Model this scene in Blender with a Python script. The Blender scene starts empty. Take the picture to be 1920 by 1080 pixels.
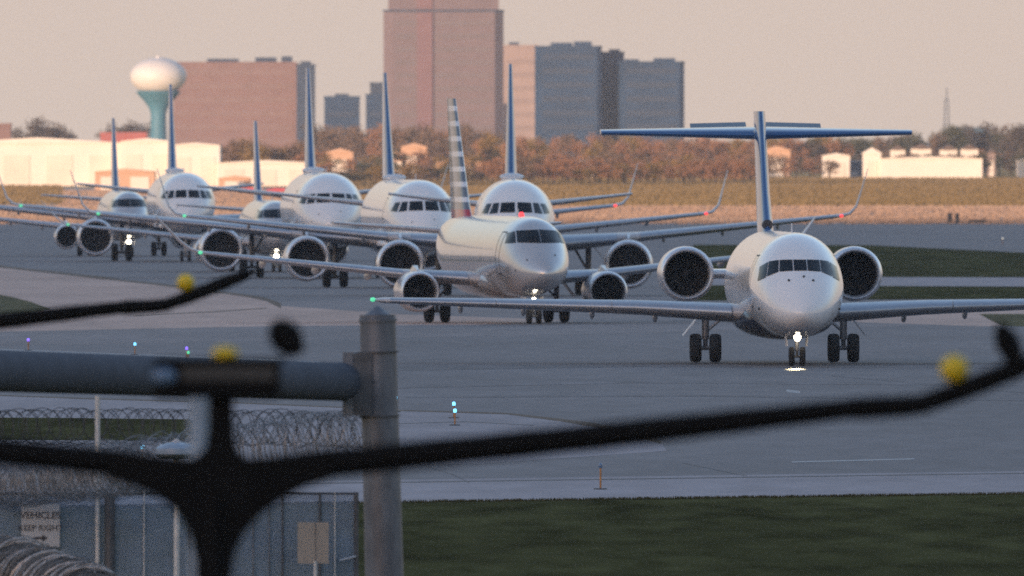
import bpy, bmesh, math, random
from mathutils import Vector, Matrix
random.seed(7)
R = math.radians
S = bpy.context.scene
C = S.collection

# ------------------------------------------------------------------ camera, world, sun, exposure
FPX, CH, HY = 54000.0, 8.0, 257.0          # focal length in photo pixels, camera height, horizon row of a 1920x1080 picture
cam = bpy.data.cameras.new("camera")
cam.sensor_width = 36.0
cam.lens = 36.0 * FPX / 1920.0
cam.clip_start, cam.clip_end = 1.0, 40000.0
cam.dof.use_dof = True
cam.dof.focus_distance = 740.0
cam.dof.aperture_fstop = (cam.lens / 1000.0) / 0.120
camo = bpy.data.objects.new("camera", cam)
C.objects.link(camo)
camo.location = (0, 0, CH)
camo.rotation_euler = (math.pi / 2 - math.atan((540 - HY) / FPX), 0, 0)
S.camera = camo

SUN_EL, SUN_AZ = 2.4, 212.0                 # degrees; azimuth clockwise from +Y: behind the camera, to its left
world = bpy.data.worlds.new("World")
S.world = world
world.use_nodes = True
wn, wl = world.node_tree.nodes, world.node_tree.links
sky = wn.new("ShaderNodeTexSky")
sky.sky_type = 'NISHITA'
sky.sun_disc = False
sky.sun_elevation, sky.sun_rotation = R(SUN_EL), R(SUN_AZ)
sky.dust_density, sky.ozone_density, sky.air_density = 1.0, 1.65, 1.0
tc = wn.new("ShaderNodeTexCoord")
sp = wn.new("ShaderNodeSeparateXYZ")
mr = wn.new("ShaderNodeMapRange")
mr.interpolation_type = 'SMOOTHSTEP'
mr.inputs[1].default_value, mr.inputs[2].default_value = 0.0, 0.34
mr.inputs[3].default_value, mr.inputs[4].default_value = 1.0, 0.0
mx = wn.new("ShaderNodeMix")
mx.data_type = 'RGBA'
wl.new(tc.outputs['Generated'], sp.inputs[0])
wl.new(sp.outputs['Z'], mr.inputs[0])
wl.new(mr.outputs[0], mx.inputs[0])
tn = wn.new("ShaderNodeMix")
tn.data_type, tn.blend_type = 'RGBA', 'MULTIPLY'
tn.inputs[0].default_value = 1.0
tn.inputs[7].default_value = (1.05, .945, 1.0, 1)
wl.new(sky.outputs[0], tn.inputs[6])
wl.new(tn.outputs[2], mx.inputs[6])
mx.inputs[7].default_value = (.95, .755, .62, 1)     # dusty, warm air low over the horizon
wl.new(mx.outputs[2], wn['Background'].inputs[0])
wn['Background'].inputs[1].default_value = 0.1

sl = bpy.data.lights.new("sun", 'SUN')
sl.energy = .95
sl.angle = R(0.5)
sl.color = (1.0, 0.68, 0.46)
so = bpy.data.objects.new("sun", sl)
C.objects.link(so)
sd = Vector((math.sin(R(SUN_AZ)) * math.cos(R(SUN_EL)), math.cos(R(SUN_AZ)) * math.cos(R(SUN_EL)), math.sin(R(SUN_EL))))
so.rotation_euler = sd.to_track_quat('Z', 'Y').to_euler()
so.location = (0, -50, 60)

S.view_settings.view_transform = 'Standard'
S.view_settings.look = 'None'
S.view_settings.exposure = 2.95
S.view_settings.gamma = 1.0
S.view_settings.use_curve_mapping = False
S.render.engine = 'CYCLES'
S.cycles.max_bounces = 8
S.cycles.volume_bounces = 1
S.cycles.transparent_max_bounces = 12
S.cycles.use_denoising = False
S.cycles.use_adaptive_sampling = False
S.cycles.sample_clamp_indirect = 6.0

# ------------------------------------------------------------------ helpers
KN = [(-3000, 0), (1440, 0), (1560, -.2), (1720, -.5), (1800, -.48), (2000, -.36), (2300, -.2), (2700, 0), (20000, 0)]
def zg(y):                                  # the taxiway dips a little beyond 1.5 km
    for (a, za), (b, zb) in zip(KN, KN[1:]):
        if y <= b:
            return za + (zb - za) * (y - a) / (b - a)
    return 0.0
def P(px, py, d):
    return Vector(((px - 960) * d / FPX, d, CH - (py - HY) * d / FPX))
def GD(py, h=0.0):                          # distance of the ground seen at a row of the photograph
    d = (CH - h) * FPX / (py - HY)
    for _ in range(12):
        d = (CH - h - zg(d)) * FPX / (py - HY)
    return d
def G(px, py):
    d = GD(py)
    return ((px - 960) * d / FPX, d)

def thing(name, label, cat, loc=(0, 0, 0), rz=0.0, group=None):
    o = bpy.data.objects.new(name, None)
    o.empty_display_size = 0.5
    C.objects.link(o)
    o.location = loc
    o.rotation_euler = (0, 0, rz)
    o['label'], o['category'] = label, cat
    if group: o['group'] = group
    return o
def tag(o, label, cat, group=None, kind=None):
    o['label'], o['category'] = label, cat
    if group: o['group'] = group
    if kind: o['kind'] = kind
    return o
def copy_tree(o, parent=None):
    c = o.copy()
    C.objects.link(c)
    if parent: c.parent = parent
    for ch in list(o.children):
        copy_tree(ch, c)
    return c

class MB:
    def __init__(s): s.v, s.f, s.m = [], [], []
    def add(s, vs, fs, m=0):
        n = len(s.v)
        s.v += [tuple(p) for p in vs]
        for f in fs:
            s.f.append(tuple(i + n for i in f)); s.m.append(m)
        return s
    def box(s, c, d, rz=0.0, m=0, M=None):
        c = Vector(c); vs = []
        for z in (-1, 1):
            for x, y in ((-1, -1), (1, -1), (1, 1), (-1, 1)):
                p = Vector((x * d[0] / 2, y * d[1] / 2, z * d[2] / 2))
                if M: p = M @ p
                elif rz: p = Matrix.Rotation(rz, 3, 'Z') @ p
                vs.append(c + p)
        return s.add(vs, [(3, 2, 1, 0), (4, 5, 6, 7), (0, 1, 5, 4), (1, 2, 6, 5), (2, 3, 7, 6), (3, 0, 4, 7)], m)
    def loft(s, rings, cap=True, closed=True, m=0):
        n = len(rings[0]); vs = [p for r in rings for p in r]; fs = []
        for i in range(len(rings) - 1):
            for j in range(n if closed else n - 1):
                k = (j + 1) % n
                fs.append((i * n + j, i * n + k, (i + 1) * n + k, (i + 1) * n + j))
        if cap:
            fs.append(tuple(range(n))[::-1]); fs.append(tuple((len(rings) - 1) * n + j for j in range(n)))
        return s.add(vs, fs, m)
    def tube(s, pts, r, n=10, m=0, cap=True):
        pts = [Vector(p) for p in pts]; rings = []; u = None
        rs = r if isinstance(r, (list, tuple)) else [r] * len(pts)
        for i, p in enumerate(pts):
            t = (pts[min(i + 1, len(pts) - 1)] - pts[max(i - 1, 0)]).normalized()
            if u is None:
                u = t.orthogonal().normalized()
            u = (u - t * u.dot(t)).normalized()
            w = t.cross(u)
            rings.append([p + (u * math.cos(a) + w * math.sin(a)) * rs[i] for a in [2 * math.pi * k / n for k in range(n)]])
        return s.loft(rings, cap, True, m)
    def lathe(s, prof, o, ax, n=24, m=0, cap=False):
        o, ax = Vector(o), Vector(ax).normalized()
        u = ax.orthogonal().normalized(); w = ax.cross(u)
        rings = [[o + ax * t + (u * math.cos(a) + w * math.sin(a)) * r for a in [2 * math.pi * k / n for k in range(n)]] for t, r in prof]
        return s.loft(rings, cap, True, m)
    def ball(s, c, r, n=16, m=0):
        rx, ry, rz = r if isinstance(r, (tuple, list)) else (r, r, r)
        c = Vector(c); rings = []
        for i in range(n // 2 + 1):
            a = math.pi * i / (n // 2); q = max(math.sin(a), 1e-3)
            rings.append([c + Vector((rx * q * math.cos(b), ry * q * math.sin(b), -rz * math.cos(a))) for b in [2 * math.pi * k / n for k in range(n)]])
        return s.loft(rings, False, True, m)
    def build(s, name, mat, parent=None, smooth=True, off=None, angle=40):
        me = bpy.data.meshes.new(name)
        vs = s.v if off is None else [(x - off[0], y - off[1], z - off[2]) for x, y, z in s.v]
        me.from_pydata(vs, [], s.f)
        for q in (mat if isinstance(mat, (list, tuple)) else [mat]):
            me.materials.append(q)
        if any(s.m): me.polygons.foreach_set('material_index', s.m)
        bm = bmesh.new(); bm.from_mesh(me)
        bmesh.ops.recalc_face_normals(bm, faces=bm.faces)
        bm.to_mesh(me); bm.free()
        if smooth:
            me.polygons.foreach_set('use_smooth', [True] * len(me.polygons))
            me.set_sharp_from_angle(angle=R(angle))
        o = bpy.data.objects.new(name, me)
        C.objects.link(o)
        if parent: o.parent = parent
        return o

# ------------------------------------------------------------------ materials
def mat(name, col, rough=.6, metal=0.0, spec=.5, noise=.0, nscale=1.0, stretch=(1, 1, 1), coat=0.0, emit=None, bump=0.0, col2=None, lo=.35, hi=.65, detail=6):
    m = bpy.data.materials.new(name); m.use_nodes = True
    n, l = m.node_tree.nodes, m.node_tree.links
    b = n['Principled BSDF']
    b.inputs['Base Color'].default_value = (*col, 1)
    b.inputs['Roughness'].default_value = rough
    b.inputs['Metallic'].default_value = metal
    b.inputs['Specular IOR Level'].default_value = spec
    b.inputs['Coat Weight'].default_value = coat
    b.inputs['Coat Roughness'].default_value = .08
    if emit:
        b.inputs['Emission Color'].default_value = (*emit[0], 1)
        b.inputs['Emission Strength'].default_value = emit[1]
    if noise or col2:
        t = n.new('ShaderNodeTexCoord'); mp = n.new('ShaderNodeMapping'); nz = n.new('ShaderNodeTexNoise')
        mp.inputs['Scale'].default_value = tuple(nscale * q for q in stretch)
        nz.inputs['Scale'].default_value = 1.0; nz.inputs['Detail'].default_value = detail; nz.inputs['Roughness'].default_value = .62
        l.new(t.outputs['Object'], mp.inputs[0]); l.new(mp.outputs[0], nz.inputs['Vector'])
        r = n.new('ShaderNodeValToRGB')
        c2 = col2 if col2 else tuple(q * (1 + noise) for q in col)
        c1 = col if col2 else tuple(q * (1 - noise) for q in col)
        r.color_ramp.elements[0].position, r.color_ramp.elements[1].position = lo, hi
        r.color_ramp.elements[0].color, r.color_ramp.elements[1].color = (*c1, 1), (*c2, 1)
        l.new(nz.outputs['Fac'], r.inputs[0]); l.new(r.outputs[0], b.inputs['Base Color'])
        if bump:
            bp = n.new('ShaderNodeBump'); bp.inputs['Strength'].default_value = bump; bp.inputs['Distance'].default_value = .05 if bump < .5 else 1.6
            l.new(nz.outputs['Fac'], bp.inputs['Height']); l.new(bp.outputs[0], b.inputs['Normal'])
    return m
def mul_noise(m, scale, stretch, amount, detail=4):
    """a second, coarser layer of stain over a noise material"""
    n, l = m.node_tree.nodes, m.node_tree.links
    b = n['Principled BSDF']; src = b.inputs['Base Color'].links[0].from_socket
    t = n.new('ShaderNodeTexCoord'); mp = n.new('ShaderNodeMapping'); nz = n.new('ShaderNodeTexNoise')
    mp.inputs['Scale'].default_value = tuple(scale * q for q in stretch)
    nz.inputs['Scale'].default_value = 1.0; nz.inputs['Detail'].default_value = detail
    l.new(t.outputs['Object'], mp.inputs[0]); l.new(mp.outputs[0], nz.inputs['Vector'])
    r = n.new('ShaderNodeMapRange')
    r.inputs[1].default_value, r.inputs[2].default_value = .3, .7
    r.inputs[3].default_value, r.inputs[4].default_value = 1 - amount, 1 + amount
    x = n.new('ShaderNodeMix'); x.data_type = 'RGBA'; x.blend_type = 'MULTIPLY'; x.inputs[0].default_value = 1
    l.new(nz.outputs['Fac'], r.inputs[0]); l.new(src, x.inputs[6]); l.new(r.outputs[0], x.inputs[7]); l.new(x.outputs[2], b.inputs['Base Color'])
    return m

M = {}
M['asphalt'] = mul_noise(mat('asphalt', (.145, .134, .144), .75, noise=.14, nscale=.9, stretch=(1, .12, 1), spec=.35), .11, (1, .16, 1), .14)
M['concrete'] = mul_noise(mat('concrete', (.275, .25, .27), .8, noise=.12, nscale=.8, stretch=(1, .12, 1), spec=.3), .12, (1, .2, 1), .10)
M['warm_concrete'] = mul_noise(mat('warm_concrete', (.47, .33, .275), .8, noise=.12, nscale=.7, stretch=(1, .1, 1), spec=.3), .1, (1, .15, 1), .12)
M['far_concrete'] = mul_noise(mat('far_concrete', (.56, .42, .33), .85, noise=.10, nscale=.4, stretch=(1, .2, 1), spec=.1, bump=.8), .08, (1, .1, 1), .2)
M['joint'] = mat('joint_tar', (.085, .08, .082), .8, noise=.3, nscale=1.2)
M['faint'] = mat('faint_seam', (.118, .112, .12), .8, noise=.15, nscale=1.2)
M['soil'] = mat('soil_edge', (.10, .072, .052), .95, noise=.3, nscale=1.5)
M['line'] = mat('worn_line_paint', (.30, .30, .31), .7, noise=.3, nscale=2)
M['green'] = mul_noise(mat('green_turf', (.067, .066, .029), .95, noise=.35, nscale=.7, stretch=(1, .1, 1), spec=.0), .15, (1, .12, 1), .3)
M['olive'] = mul_noise(mat('olive_turf', (.09, .085, .035), .95, noise=.3, nscale=.6, stretch=(1, .08, 1), spec=.1), .1, (1, .1, 1), .3)
M['dry'] = mul_noise(mat('dry_grass', (.46, .30, .13), .95, noise=.18, nscale=.25, stretch=(1, .2, 1), spec=.0, bump=1.0), .03, (1, .03, 1), .25)
M['hillside'] = mat('hillside_woods', (.07, .055, .04), .95, noise=.4, nscale=.08)
M['white'] = mat('white_paint', (.76, .76, .77), .22, noise=.03, nscale=.8, coat=.6, spec=.5)
M['grey_wing'] = mat('grey_wing_paint', (.40, .40, .42), .35, noise=.08, nscale=1.2, coat=.2)
M['slat'] = mat('slat_metal', (.36, .39, .44), .36, metal=.6, noise=.06, nscale=2)
M['lip'] = mat('polished_intake_metal', (.80, .80, .82), .32, metal=.8, noise=.04, nscale=4)
M['cowl'] = mat('cowl_paint', (.50, .51, .54), .28, metal=.3, noise=.06, nscale=2, coat=.3)
M['duct'] = mat('intake_duct', (.055, .056, .063), .6, noise=.2, nscale=3)
M['fan'] = mat('fan_metal', (.026, .027, .032), .6, metal=.0, noise=.1, nscale=3)
M['tyre'] = mat('tyre_rubber', (.012, .012, .013), .8, noise=.2, nscale=6)
M['hub'] = mat('wheel_hub', (.30, .30, .31), .4, metal=.5, noise=.1, nscale=6)
M['strut'] = mat('gear_metal', (.20, .20, .21), .4, metal=.4, noise=.15, nscale=5)
M['strut_w'] = mat('gear_door_paint', (.6, .6, .62), .4, noise=.06, nscale=3)
M['glass'] = mat('cockpit_glass', (.004, .005, .008), .1, spec=.25, noise=.2, nscale=2)
M['dark'] = mat('dark_fitting', (.03, .03, .035), .5, noise=.2, nscale=4)
M['blue_fin'] = mat('blue_fin_paint', (.028, .095, .25), .25, noise=.08, nscale=1, coat=.7)
M['navy'] = mat('navy_elevator_paint', (.018, .038, .085), .4, noise=.08, nscale=1)
M['pale_fin'] = mat('pale_fin_paint', (.46, .53, .62), .25, noise=.05, nscale=1, coat=.6)  # pale fin body behind a blue leading edge
M['silver'] = mat('silver_mica_paint', (.52, .525, .54), .24, metal=.45, noise=.05, nscale=.8, coat=.6)
M['dome'] = mat('radome_paint', (.62, .62, .63), .4, noise=.05, nscale=2)
def belly_paint(name, z0, y0, k, col2):
    m = mat(name, (.76, .76, .77), .22, noise=.03, nscale=.8, coat=.6)
    n, l = m.node_tree.nodes, m.node_tree.links
    b = n['Principled BSDF']; src = b.inputs['Base Color'].links[0].from_socket
    t = n.new('ShaderNodeTexCoord'); s = n.new('ShaderNodeSeparateXYZ'); l.new(t.outputs['Object'], s.inputs[0])
    a = n.new('ShaderNodeMath'); a.operation = 'MULTIPLY_ADD'      # z - k*min(y-y0, 8) < z0
    y = n.new('ShaderNodeMath'); y.operation = 'SUBTRACT'; y.inputs[1].default_value = y0
    mn = n.new('ShaderNodeMath'); mn.operation = 'MINIMUM'; mn.inputs[1].default_value = 8
    l.new(s.outputs['Y'], y.inputs[0]); l.new(y.outputs[0], mn.inputs[0]); l.new(mn.outputs[0], a.inputs[0])
    a.inputs[1].default_value = -k; l.new(s.outputs['Z'], a.inputs[2])
    c = n.new('ShaderNodeMath'); c.operation = 'LESS_THAN'; c.inputs[1].default_value = z0; l.new(a.outputs[0], c.inputs[0])
    x = n.new('ShaderNodeMix'); x.data_type = 'RGBA'; x.inputs[7].default_value = (*col2, 1)
    l.new(c.outputs[0], x.inputs[0]); l.new(src, x.inputs[6]); l.new(x.outputs[2], b.inputs['Base Color'])
    return m
M['belly717'] = belly_paint('white_paint_navy_belly_small', .95, 5.0, .13, (.02, .028, .05))
M['belly320'] = belly_paint('white_paint_navy_belly_large', 1.75, 5.0, .09, (.03, .04, .07))
def banded_fin():
    m = mat('banded_fin_paint', (.45, .48, .52), .25, noise=.05, nscale=1, coat=.6)
    n, l = m.node_tree.nodes, m.node_tree.links
    b = n['Principled BSDF']
    t = n.new('ShaderNodeTexCoord'); s = n.new('ShaderNodeSeparateXYZ'); l.new(t.outputs['Object'], s.inputs[0])
    w = n.new('ShaderNodeMath'); w.operation = 'PINGPONG'; w.inputs[1].default_value = .33; l.new(s.outputs['Z'], w.inputs[0])
    c = n.new('ShaderNodeMath'); c.operation = 'LESS_THAN'; c.inputs[1].default_value = .11; l.new(w.outputs[0], c.inputs[0])
    x = n.new('ShaderNodeMix'); x.data_type = 'RGBA'; x.inputs[6].default_value = (.13, .15, .18, 1); x.inputs[7].default_value = (.72, .73, .75, 1)
    l.new(c.outputs[0], x.inputs[0])
    g = n.new('ShaderNodeMath'); g.operation = 'LESS_THAN'; g.inputs[1].default_value = 4.85; l.new(s.outputs['Z'], g.inputs[0])
    x2 = n.new('ShaderNodeMix'); x2.data_type = 'RGBA'; x2.inputs[7].default_value = (.42, .03, .045, 1)
    l.new(g.outputs[0], x2.inputs[0]); l.new(x.outputs[2], x2.inputs[6]); l.new(x2.outputs[2], b.inputs['Base Color'])
    return m
M['banded'] = banded_fin()
def glow(name, col, st): return mat(name, tuple(min(1, c * .5 + .1) for c in col), .4, emit=(col, st))
M['g_white'] = glow('landing_lamp_glow', (1.0, .88, .68), 1.6)
M['g_warm'] = glow('taxi_lamp_glow', (1.0, .80, .45), .7)
M['g_green'] = glow('green_lamp_glow', (.10, .85, .42), .10)
M['g_red'] = glow('red_lamp_glow', (1.0, .04, .04), .24)
M['g_blue'] = glow('blue_lamp_glow', (.10, .45, 1.0), .2)
M['g_cyan'] = glow('cyan_lamp_glow', (.16, .62, 1.0), .28)
M['g_violet'] = glow('violet_lamp_glow', (.22, .12, 1.0), .22)
M['g_pale'] = glow('pale_lamp_glow', (1.0, .95, .8), .12)
M['orange'] = mat('orange_stem_paint', (.35, .16, .05), .6, noise=.1, nscale=4)
M['galv'] = mul_noise(mat('galvanised_steel', (.125, .138, .165), .5, metal=.25, noise=.22, nscale=6, stretch=(1, 1, .35), bump=.1), 1.6, (1, 1, .5), .16)
M['galv_a'] = mat('blue_grey_pipe_coating', (.070, .082, .110), .9, metal=.0, spec=.2, noise=.12, nscale=1.5)
M['galv_d'] = mat('weathered_steel', (.082, .088, .102), .55, metal=.3, noise=.25, nscale=5)
M['galv_l'] = mat('bright_galvanised_steel', (.50, .52, .55), .45, metal=.4, noise=.15, nscale=6)
M['black'] = mat('black_lamp_post_paint', (.0035, .0035, .004), .7, noise=.25, nscale=5, spec=.12)
M['panel'] = mat('grey_fixture_panel', (.03, .03, .031), .5, noise=.15, nscale=6)
M['lens'] = mat('blue_fixture_lens', (.10, .17, .28), .2, noise=.2, nscale=8)
M['yellow'] = mat('yellow_knob', (.62, .44, .01), .5, noise=.08, nscale=8)
M['mesh'] = mat('fence_wire', (.20, .285, .43), .5, metal=.2, noise=.15, nscale=2)
M['tape'] = mat('razor_tape', (.22, .22, .235), .4, metal=.35, noise=.45, nscale=9)
M['tape_w'] = mat('rusting_razor_tape', (.46, .42, .40), .4, metal=.3, noise=.4, nscale=7)  # warm glints on the outer loops put into the tape colour
M['tape_m'] = mat('dull_razor_tape', (.16, .15, .145), .45, metal=.4, noise=.45, nscale=6)
M['tape_d'] = mat('dark_razor_tape', (.05, .05, .055), .5, metal=.4, noise=.3, nscale=9)
M['sign'] = mat('sign_white', (.42, .44, .48), .5, noise=.06, nscale=4)
M['sign_b'] = mat('sign_back_beige', (.30, .27, .24), .6, noise=.08, nscale=5)
M['ink'] = mat('sign_ink', (.03, .03, .04), .6, noise=.1, nscale=4)
M['pale'] = mat('pale_blue_enamel', (.24, .31, .40), .4, noise=.08, nscale=6)

# ------------------------------------------------------------------ the ground and its pavements
def lay(name, pts, m, off, world=False):
    """a sheet of ground or pavement; corner points in photo pixels (projected on the ground) or metres"""
    w = pts if world else [G(x, y) for x, y in pts]
    off *= .09
    bm = bmesh.new()
    bm.faces.new([bm.verts.new((x, y, 0)) for x, y in w])
    for k, _ in KN[1:-1]:
        bmesh.ops.bisect_plane(bm, geom=bm.verts[:] + bm.edges[:] + bm.faces[:], plane_co=(0, k, 0), plane_no=(0, 1, 0))
    for v in bm.verts: v.co.z = zg(v.co.y) + off
    bmesh.ops.recalc_face_normals(bm, faces=bm.faces)
    if sum(f.normal.z for f in bm.faces) < 0: bmesh.ops.reverse_faces(bm, faces=bm.faces)
    bmesh.ops.triangulate(bm, faces=bm.faces)
    me = bpy.data.meshes.new(name); bm.to_mesh(me); bm.free()
    me.materials.append(m)
    o = bpy.data.objects.new(name, me); C.objects.link(o)
    o['kind'] = 'structure'
    return o
def strip(name, line, w, m, off):
    """a seam or painted line following a polyline of photo pixels, w rows thick"""
    ws = w if isinstance(w, list) else [w] * len(line)
    up = [(x, y - q / 2) for (x, y), q in zip(line, ws)]
    dn = [(x, y + q / 2) for (x, y), q in zip(line, ws)]
    return lay(name, up + dn[::-1], m, off)

lay('ground', [(-4200, -2300), (4200, -2300), (4200, 11950), (-4200, 11950)], M['green'], 0.0, True)
lay('field', [(-4200, 2650), (4200, 2650), (4200, 11940), (-4200, 11940)], M['dry'], .03, True)
apron = lay('taxiway', [(-2600, 988), (4500, 891), (16000, 424), (16000, 416), (-14000, 416), (-14000, 424)], M['asphalt'], .05)
lay('taxiway_shoulder', [(-2600, 988), (4500, 891), (4500, 849), (-2600, 945)], M['concrete'], .08)
strip('pavement_seam', [(-2600, 946), (750, 905), (1920, 888), (4500, 849)], 1.8, M['joint'], .105)
curve = [(-1500, 705), (0, 742), (165, 748), (450, 756), (633, 764), (745, 770), (950, 776), (1050, 788), (1110, 797), (1180, 812), (1240, 830)]
lay('paved_island', curve + [(1250, 846), (900, 870), (0, 884), (-1500, 860)], M['concrete'], .08)
strip('soil_seam', curve, [2, 2, 2, 2, 2, 2, 3, 5, 8, 10, 6], M['soil'], .11)
strip('pavement_seam', [(745, 795), (870, 791), (1000, 798)], 1.4, M['faint'], .115)
edge = [(-900, 405), (0, 500), (100, 511), (200, 522), (330, 537), (450, 553), (500, 562), (527, 574)]
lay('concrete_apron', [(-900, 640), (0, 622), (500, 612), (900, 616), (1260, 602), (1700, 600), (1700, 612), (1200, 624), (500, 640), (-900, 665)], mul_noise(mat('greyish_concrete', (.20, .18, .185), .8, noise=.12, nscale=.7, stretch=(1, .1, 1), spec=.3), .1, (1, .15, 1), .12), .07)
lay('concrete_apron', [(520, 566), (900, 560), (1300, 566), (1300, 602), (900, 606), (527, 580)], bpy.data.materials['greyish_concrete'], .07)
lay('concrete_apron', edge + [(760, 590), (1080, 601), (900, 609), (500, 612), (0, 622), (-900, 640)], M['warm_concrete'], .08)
strip('soil_seam', edge, [3, 4, 4, 5, 4, 4, 6, 10], M['soil'], .11)
strip('soil_seam', [(250, 592), (400, 585), (500, 578)], 1.6, M['soil'], .115)
lay('grass_verge', [(-400, 538), (0, 553), (60, 567), (96, 581), (60, 589), (0, 592), (-400, 600)], M['olive'], .12)
strip('taxiway_edge_line', [(-500, 648), (0, 657), (280, 668), (600, 681)], 5, M['line'], .11)
strip('pavement_seam', [(-500, 655), (0, 663), (280, 675), (600, 687)], 1.5, M['faint'], .112)
lay('grass_verge', [(-900, 780), (100, 784), (355, 787), (392, 800), (380, 827), (-900, 822)], M['green'], .12)
lay('grass_verge', [(1300, 459), (1630, 460), (1920, 474), (2700, 482), (2700, 522), (1300, 519)], M['green'], .12)
lay('service_road', [(1300, 519), (2700, 522), (2700, 541), (1300, 535)], M['concrete'], .10)
lay('grass_verge', [(1300, 535), (2700, 541), (2700, 556), (1300, 564)], M['green'], .12)
lay('concrete_apron', [(1560, 582), (2700, 570), (2700, 604), (1840, 612), (1600, 604)], M['warm_concrete'], .08)
lay('grass_verge', [(1836, 589), (1856, 600), (1880, 612), (2700, 616), (2700, 590)], M['olive'], .12)
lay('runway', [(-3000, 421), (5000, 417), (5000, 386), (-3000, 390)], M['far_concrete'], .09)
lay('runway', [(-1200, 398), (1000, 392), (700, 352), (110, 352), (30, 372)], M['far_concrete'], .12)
strip('taxiway_line', [(1120, 636), (1180, 644), (1300, 657)], 1.2, M['concrete'], .10)
strip('taxiway_line', [(1474, 733), (1500, 736)], 5, M['line'], .10)
strip('taxiway_line', [(1484, 867), (1600, 864), (1715, 861)], 2.4, M['line'], .10)
strip('pavement_seam', [(1560, 705), (1740, 720), (1980, 742)], 1.6, M['faint'], .10)
strip('pavement_seam', [(760, 862), (850, 890), (880, 906)], 2.0, M['faint'], .102)
strip('pavement_seam', [(1280, 868), (1400, 893)], 1.6, M['faint'], .102)
strip('tyre_mark', [(700, 727), (1200, 716), (2000, 722)], 5, M['joint'], .106).data.materials[0] = mul_noise(mat('rubber_streak', (.132, .124, .135), .8, noise=.3, nscale=.7, stretch=(1, .1, 1)), .2, (1, 1, 1), .2)
strip('tyre_mark', [(700, 692), (1200, 684), (2000, 688)], 8, mul_noise(mat('old_tar_band', (.112, .105, .113), .8, noise=.25, nscale=.7, stretch=(1, .1, 1)), .2, (1, 1, 1), .2), .104)  # broad darker band across the taxiway below the front jet
strip('tyre_mark', [(760, 745), (1300, 742), (2000, 752)], 3, bpy.data.materials['rubber_streak'], .106)

# woods on rising ground at the far edge, and an unseen ridge added behind the camera to block the low sun
def ridge(name, y, x0, x1, h, w, seed, n=80):
    rnd = random.Random(seed); mb = MB(); rings = []
    hs = [h * (1 + .10 * (rnd.random() - .5)) for _ in range(n + 1)]
    for i in range(n + 1):
        x = x0 + (x1 - x0) * i / n
        rings.append([(x, y - w, -.5), (x, y - w * .35, hs[i] * .8), (x, y, hs[i]), (x, y + w * .35, hs[i] * .8), (x, y + w, -.5)])
    mb.loft(rings, False, False)
    o = mb.build(name, M['hillside']); o['kind'] = 'structure'
    return o
ridge('hills', 11500, -3500, 3500, 6, 200, 3)
ridge('hills', -1500, -3900, 3200, 205, 500, 4)  # invented blocker, keeps the sun off the jets and near pavement

# ------------------------------------------------------------------ airliners
def pchip(xs, ys):
    n = len(xs); h = [xs[i + 1] - xs[i] for i in range(n - 1)]; dl = [(ys[i + 1] - ys[i]) / h[i] for i in range(n - 1)]
    d = [dl[0]] + [0.0] * (n - 2) + [dl[-1]]
    for i in range(1, n - 1):
        if dl[i - 1] * dl[i] > 0:
            w1, w2 = 2 * h[i] + h[i - 1], h[i] + 2 * h[i - 1]
            d[i] = (w1 + w2) / (w1 / dl[i - 1] + w2 / dl[i])
    def f(x):
        x = min(max(x, xs[0]), xs[-1]); i = 0
        while i < n - 2 and x > xs[i + 1]: i += 1
        t = (x - xs[i]) / h[i]
        return ((1 + 2 * t) * (1 - t) ** 2 * ys[i] + t * (1 - t) ** 2 * h[i] * d[i] + t * t * (3 - 2 * t) * ys[i + 1] + t * t * (t - 1) * h[i] * d[i + 1])
    return f
class Fus:
    """a fuselage from stations (y, centre height, half width, half height above, half height below)"""
    def __init__(s, st):
        u = [math.sqrt(q[0]) for q in st]
        s.fs = [pchip(u, [q[k] for q in st]) for k in range(1, 5)]
        s.len = st[-1][0]
    def at(s, y):
        return [f(math.sqrt(max(y, 0))) for f in s.fs]
    def mesh(s, n=56):
        ys = [(i / 26) ** 2 * 7 for i in range(27)]
        while ys[-1] < s.len - .6: ys.append(ys[-1] + .9)
        ys[-1] = s.len
        rings = []
        for y in ys:
            zc, w, t, b = s.at(y)
            rings.append([(w * math.cos(a), y, zc + (t if math.sin(a) >= 0 else b) * math.sin(a)) for a in [2 * math.pi * k / n for k in range(n)]])
        return MB().loft(rings, True)
    def inside(s, x, z, y):
        zc, w, t, b = s.at(y); h = t if z > zc else b
        return (x / max(w, 1e-4)) ** 2 + ((z - zc) / max(h, 1e-4)) ** 2 <= 1
    def front(s, x, z):
        lo, hi = 0.0, None
        for i in range(1, 101):
            y = (i / 100) ** 2 * 9
            if s.inside(x, z, y): hi = y; break
            lo = y
        if hi is None: return 9.0
        for _ in range(24):
            m = (lo + hi) / 2
            if s.inside(x, z, m): hi = m
            else: lo = m
        return hi
    def skin(s, x, z, out=.015):
        y = s.front(x, z); e = .02
        gx = (s.front(x + e, z) - s.front(x - e, z)) / (2 * e); gz = (s.front(x, z + e) - s.front(x, z - e)) / (2 * e)
        n = Vector((gx, -1, gz)).normalized()
        return Vector((x, y, z)) + n * out
    def patch(s, q, out=.015, nu=8, nv=6):
        """a pane lying on the nose: q = four (x, z) corners, seen from in front"""
        mb = MB(); vs = []
        for j in range(nv + 1):
            for i in range(nu + 1):
                a, b = i / nu, j / nv
                p = [(1 - a) * (1 - b) * q[0][k] + a * (1 - b) * q[1][k] + a * b * q[2][k] + (1 - a) * b * q[3][k] for k in (0, 1)]
                vs.append(s.skin(p[0], p[1], out))
        return mb.add(vs, [(j * (nu + 1) + i, j * (nu + 1) + i + 1, (j + 1) * (nu + 1) + i + 1, (j + 1) * (nu + 1) + i) for j in range(nv) for i in range(nu)])

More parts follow.
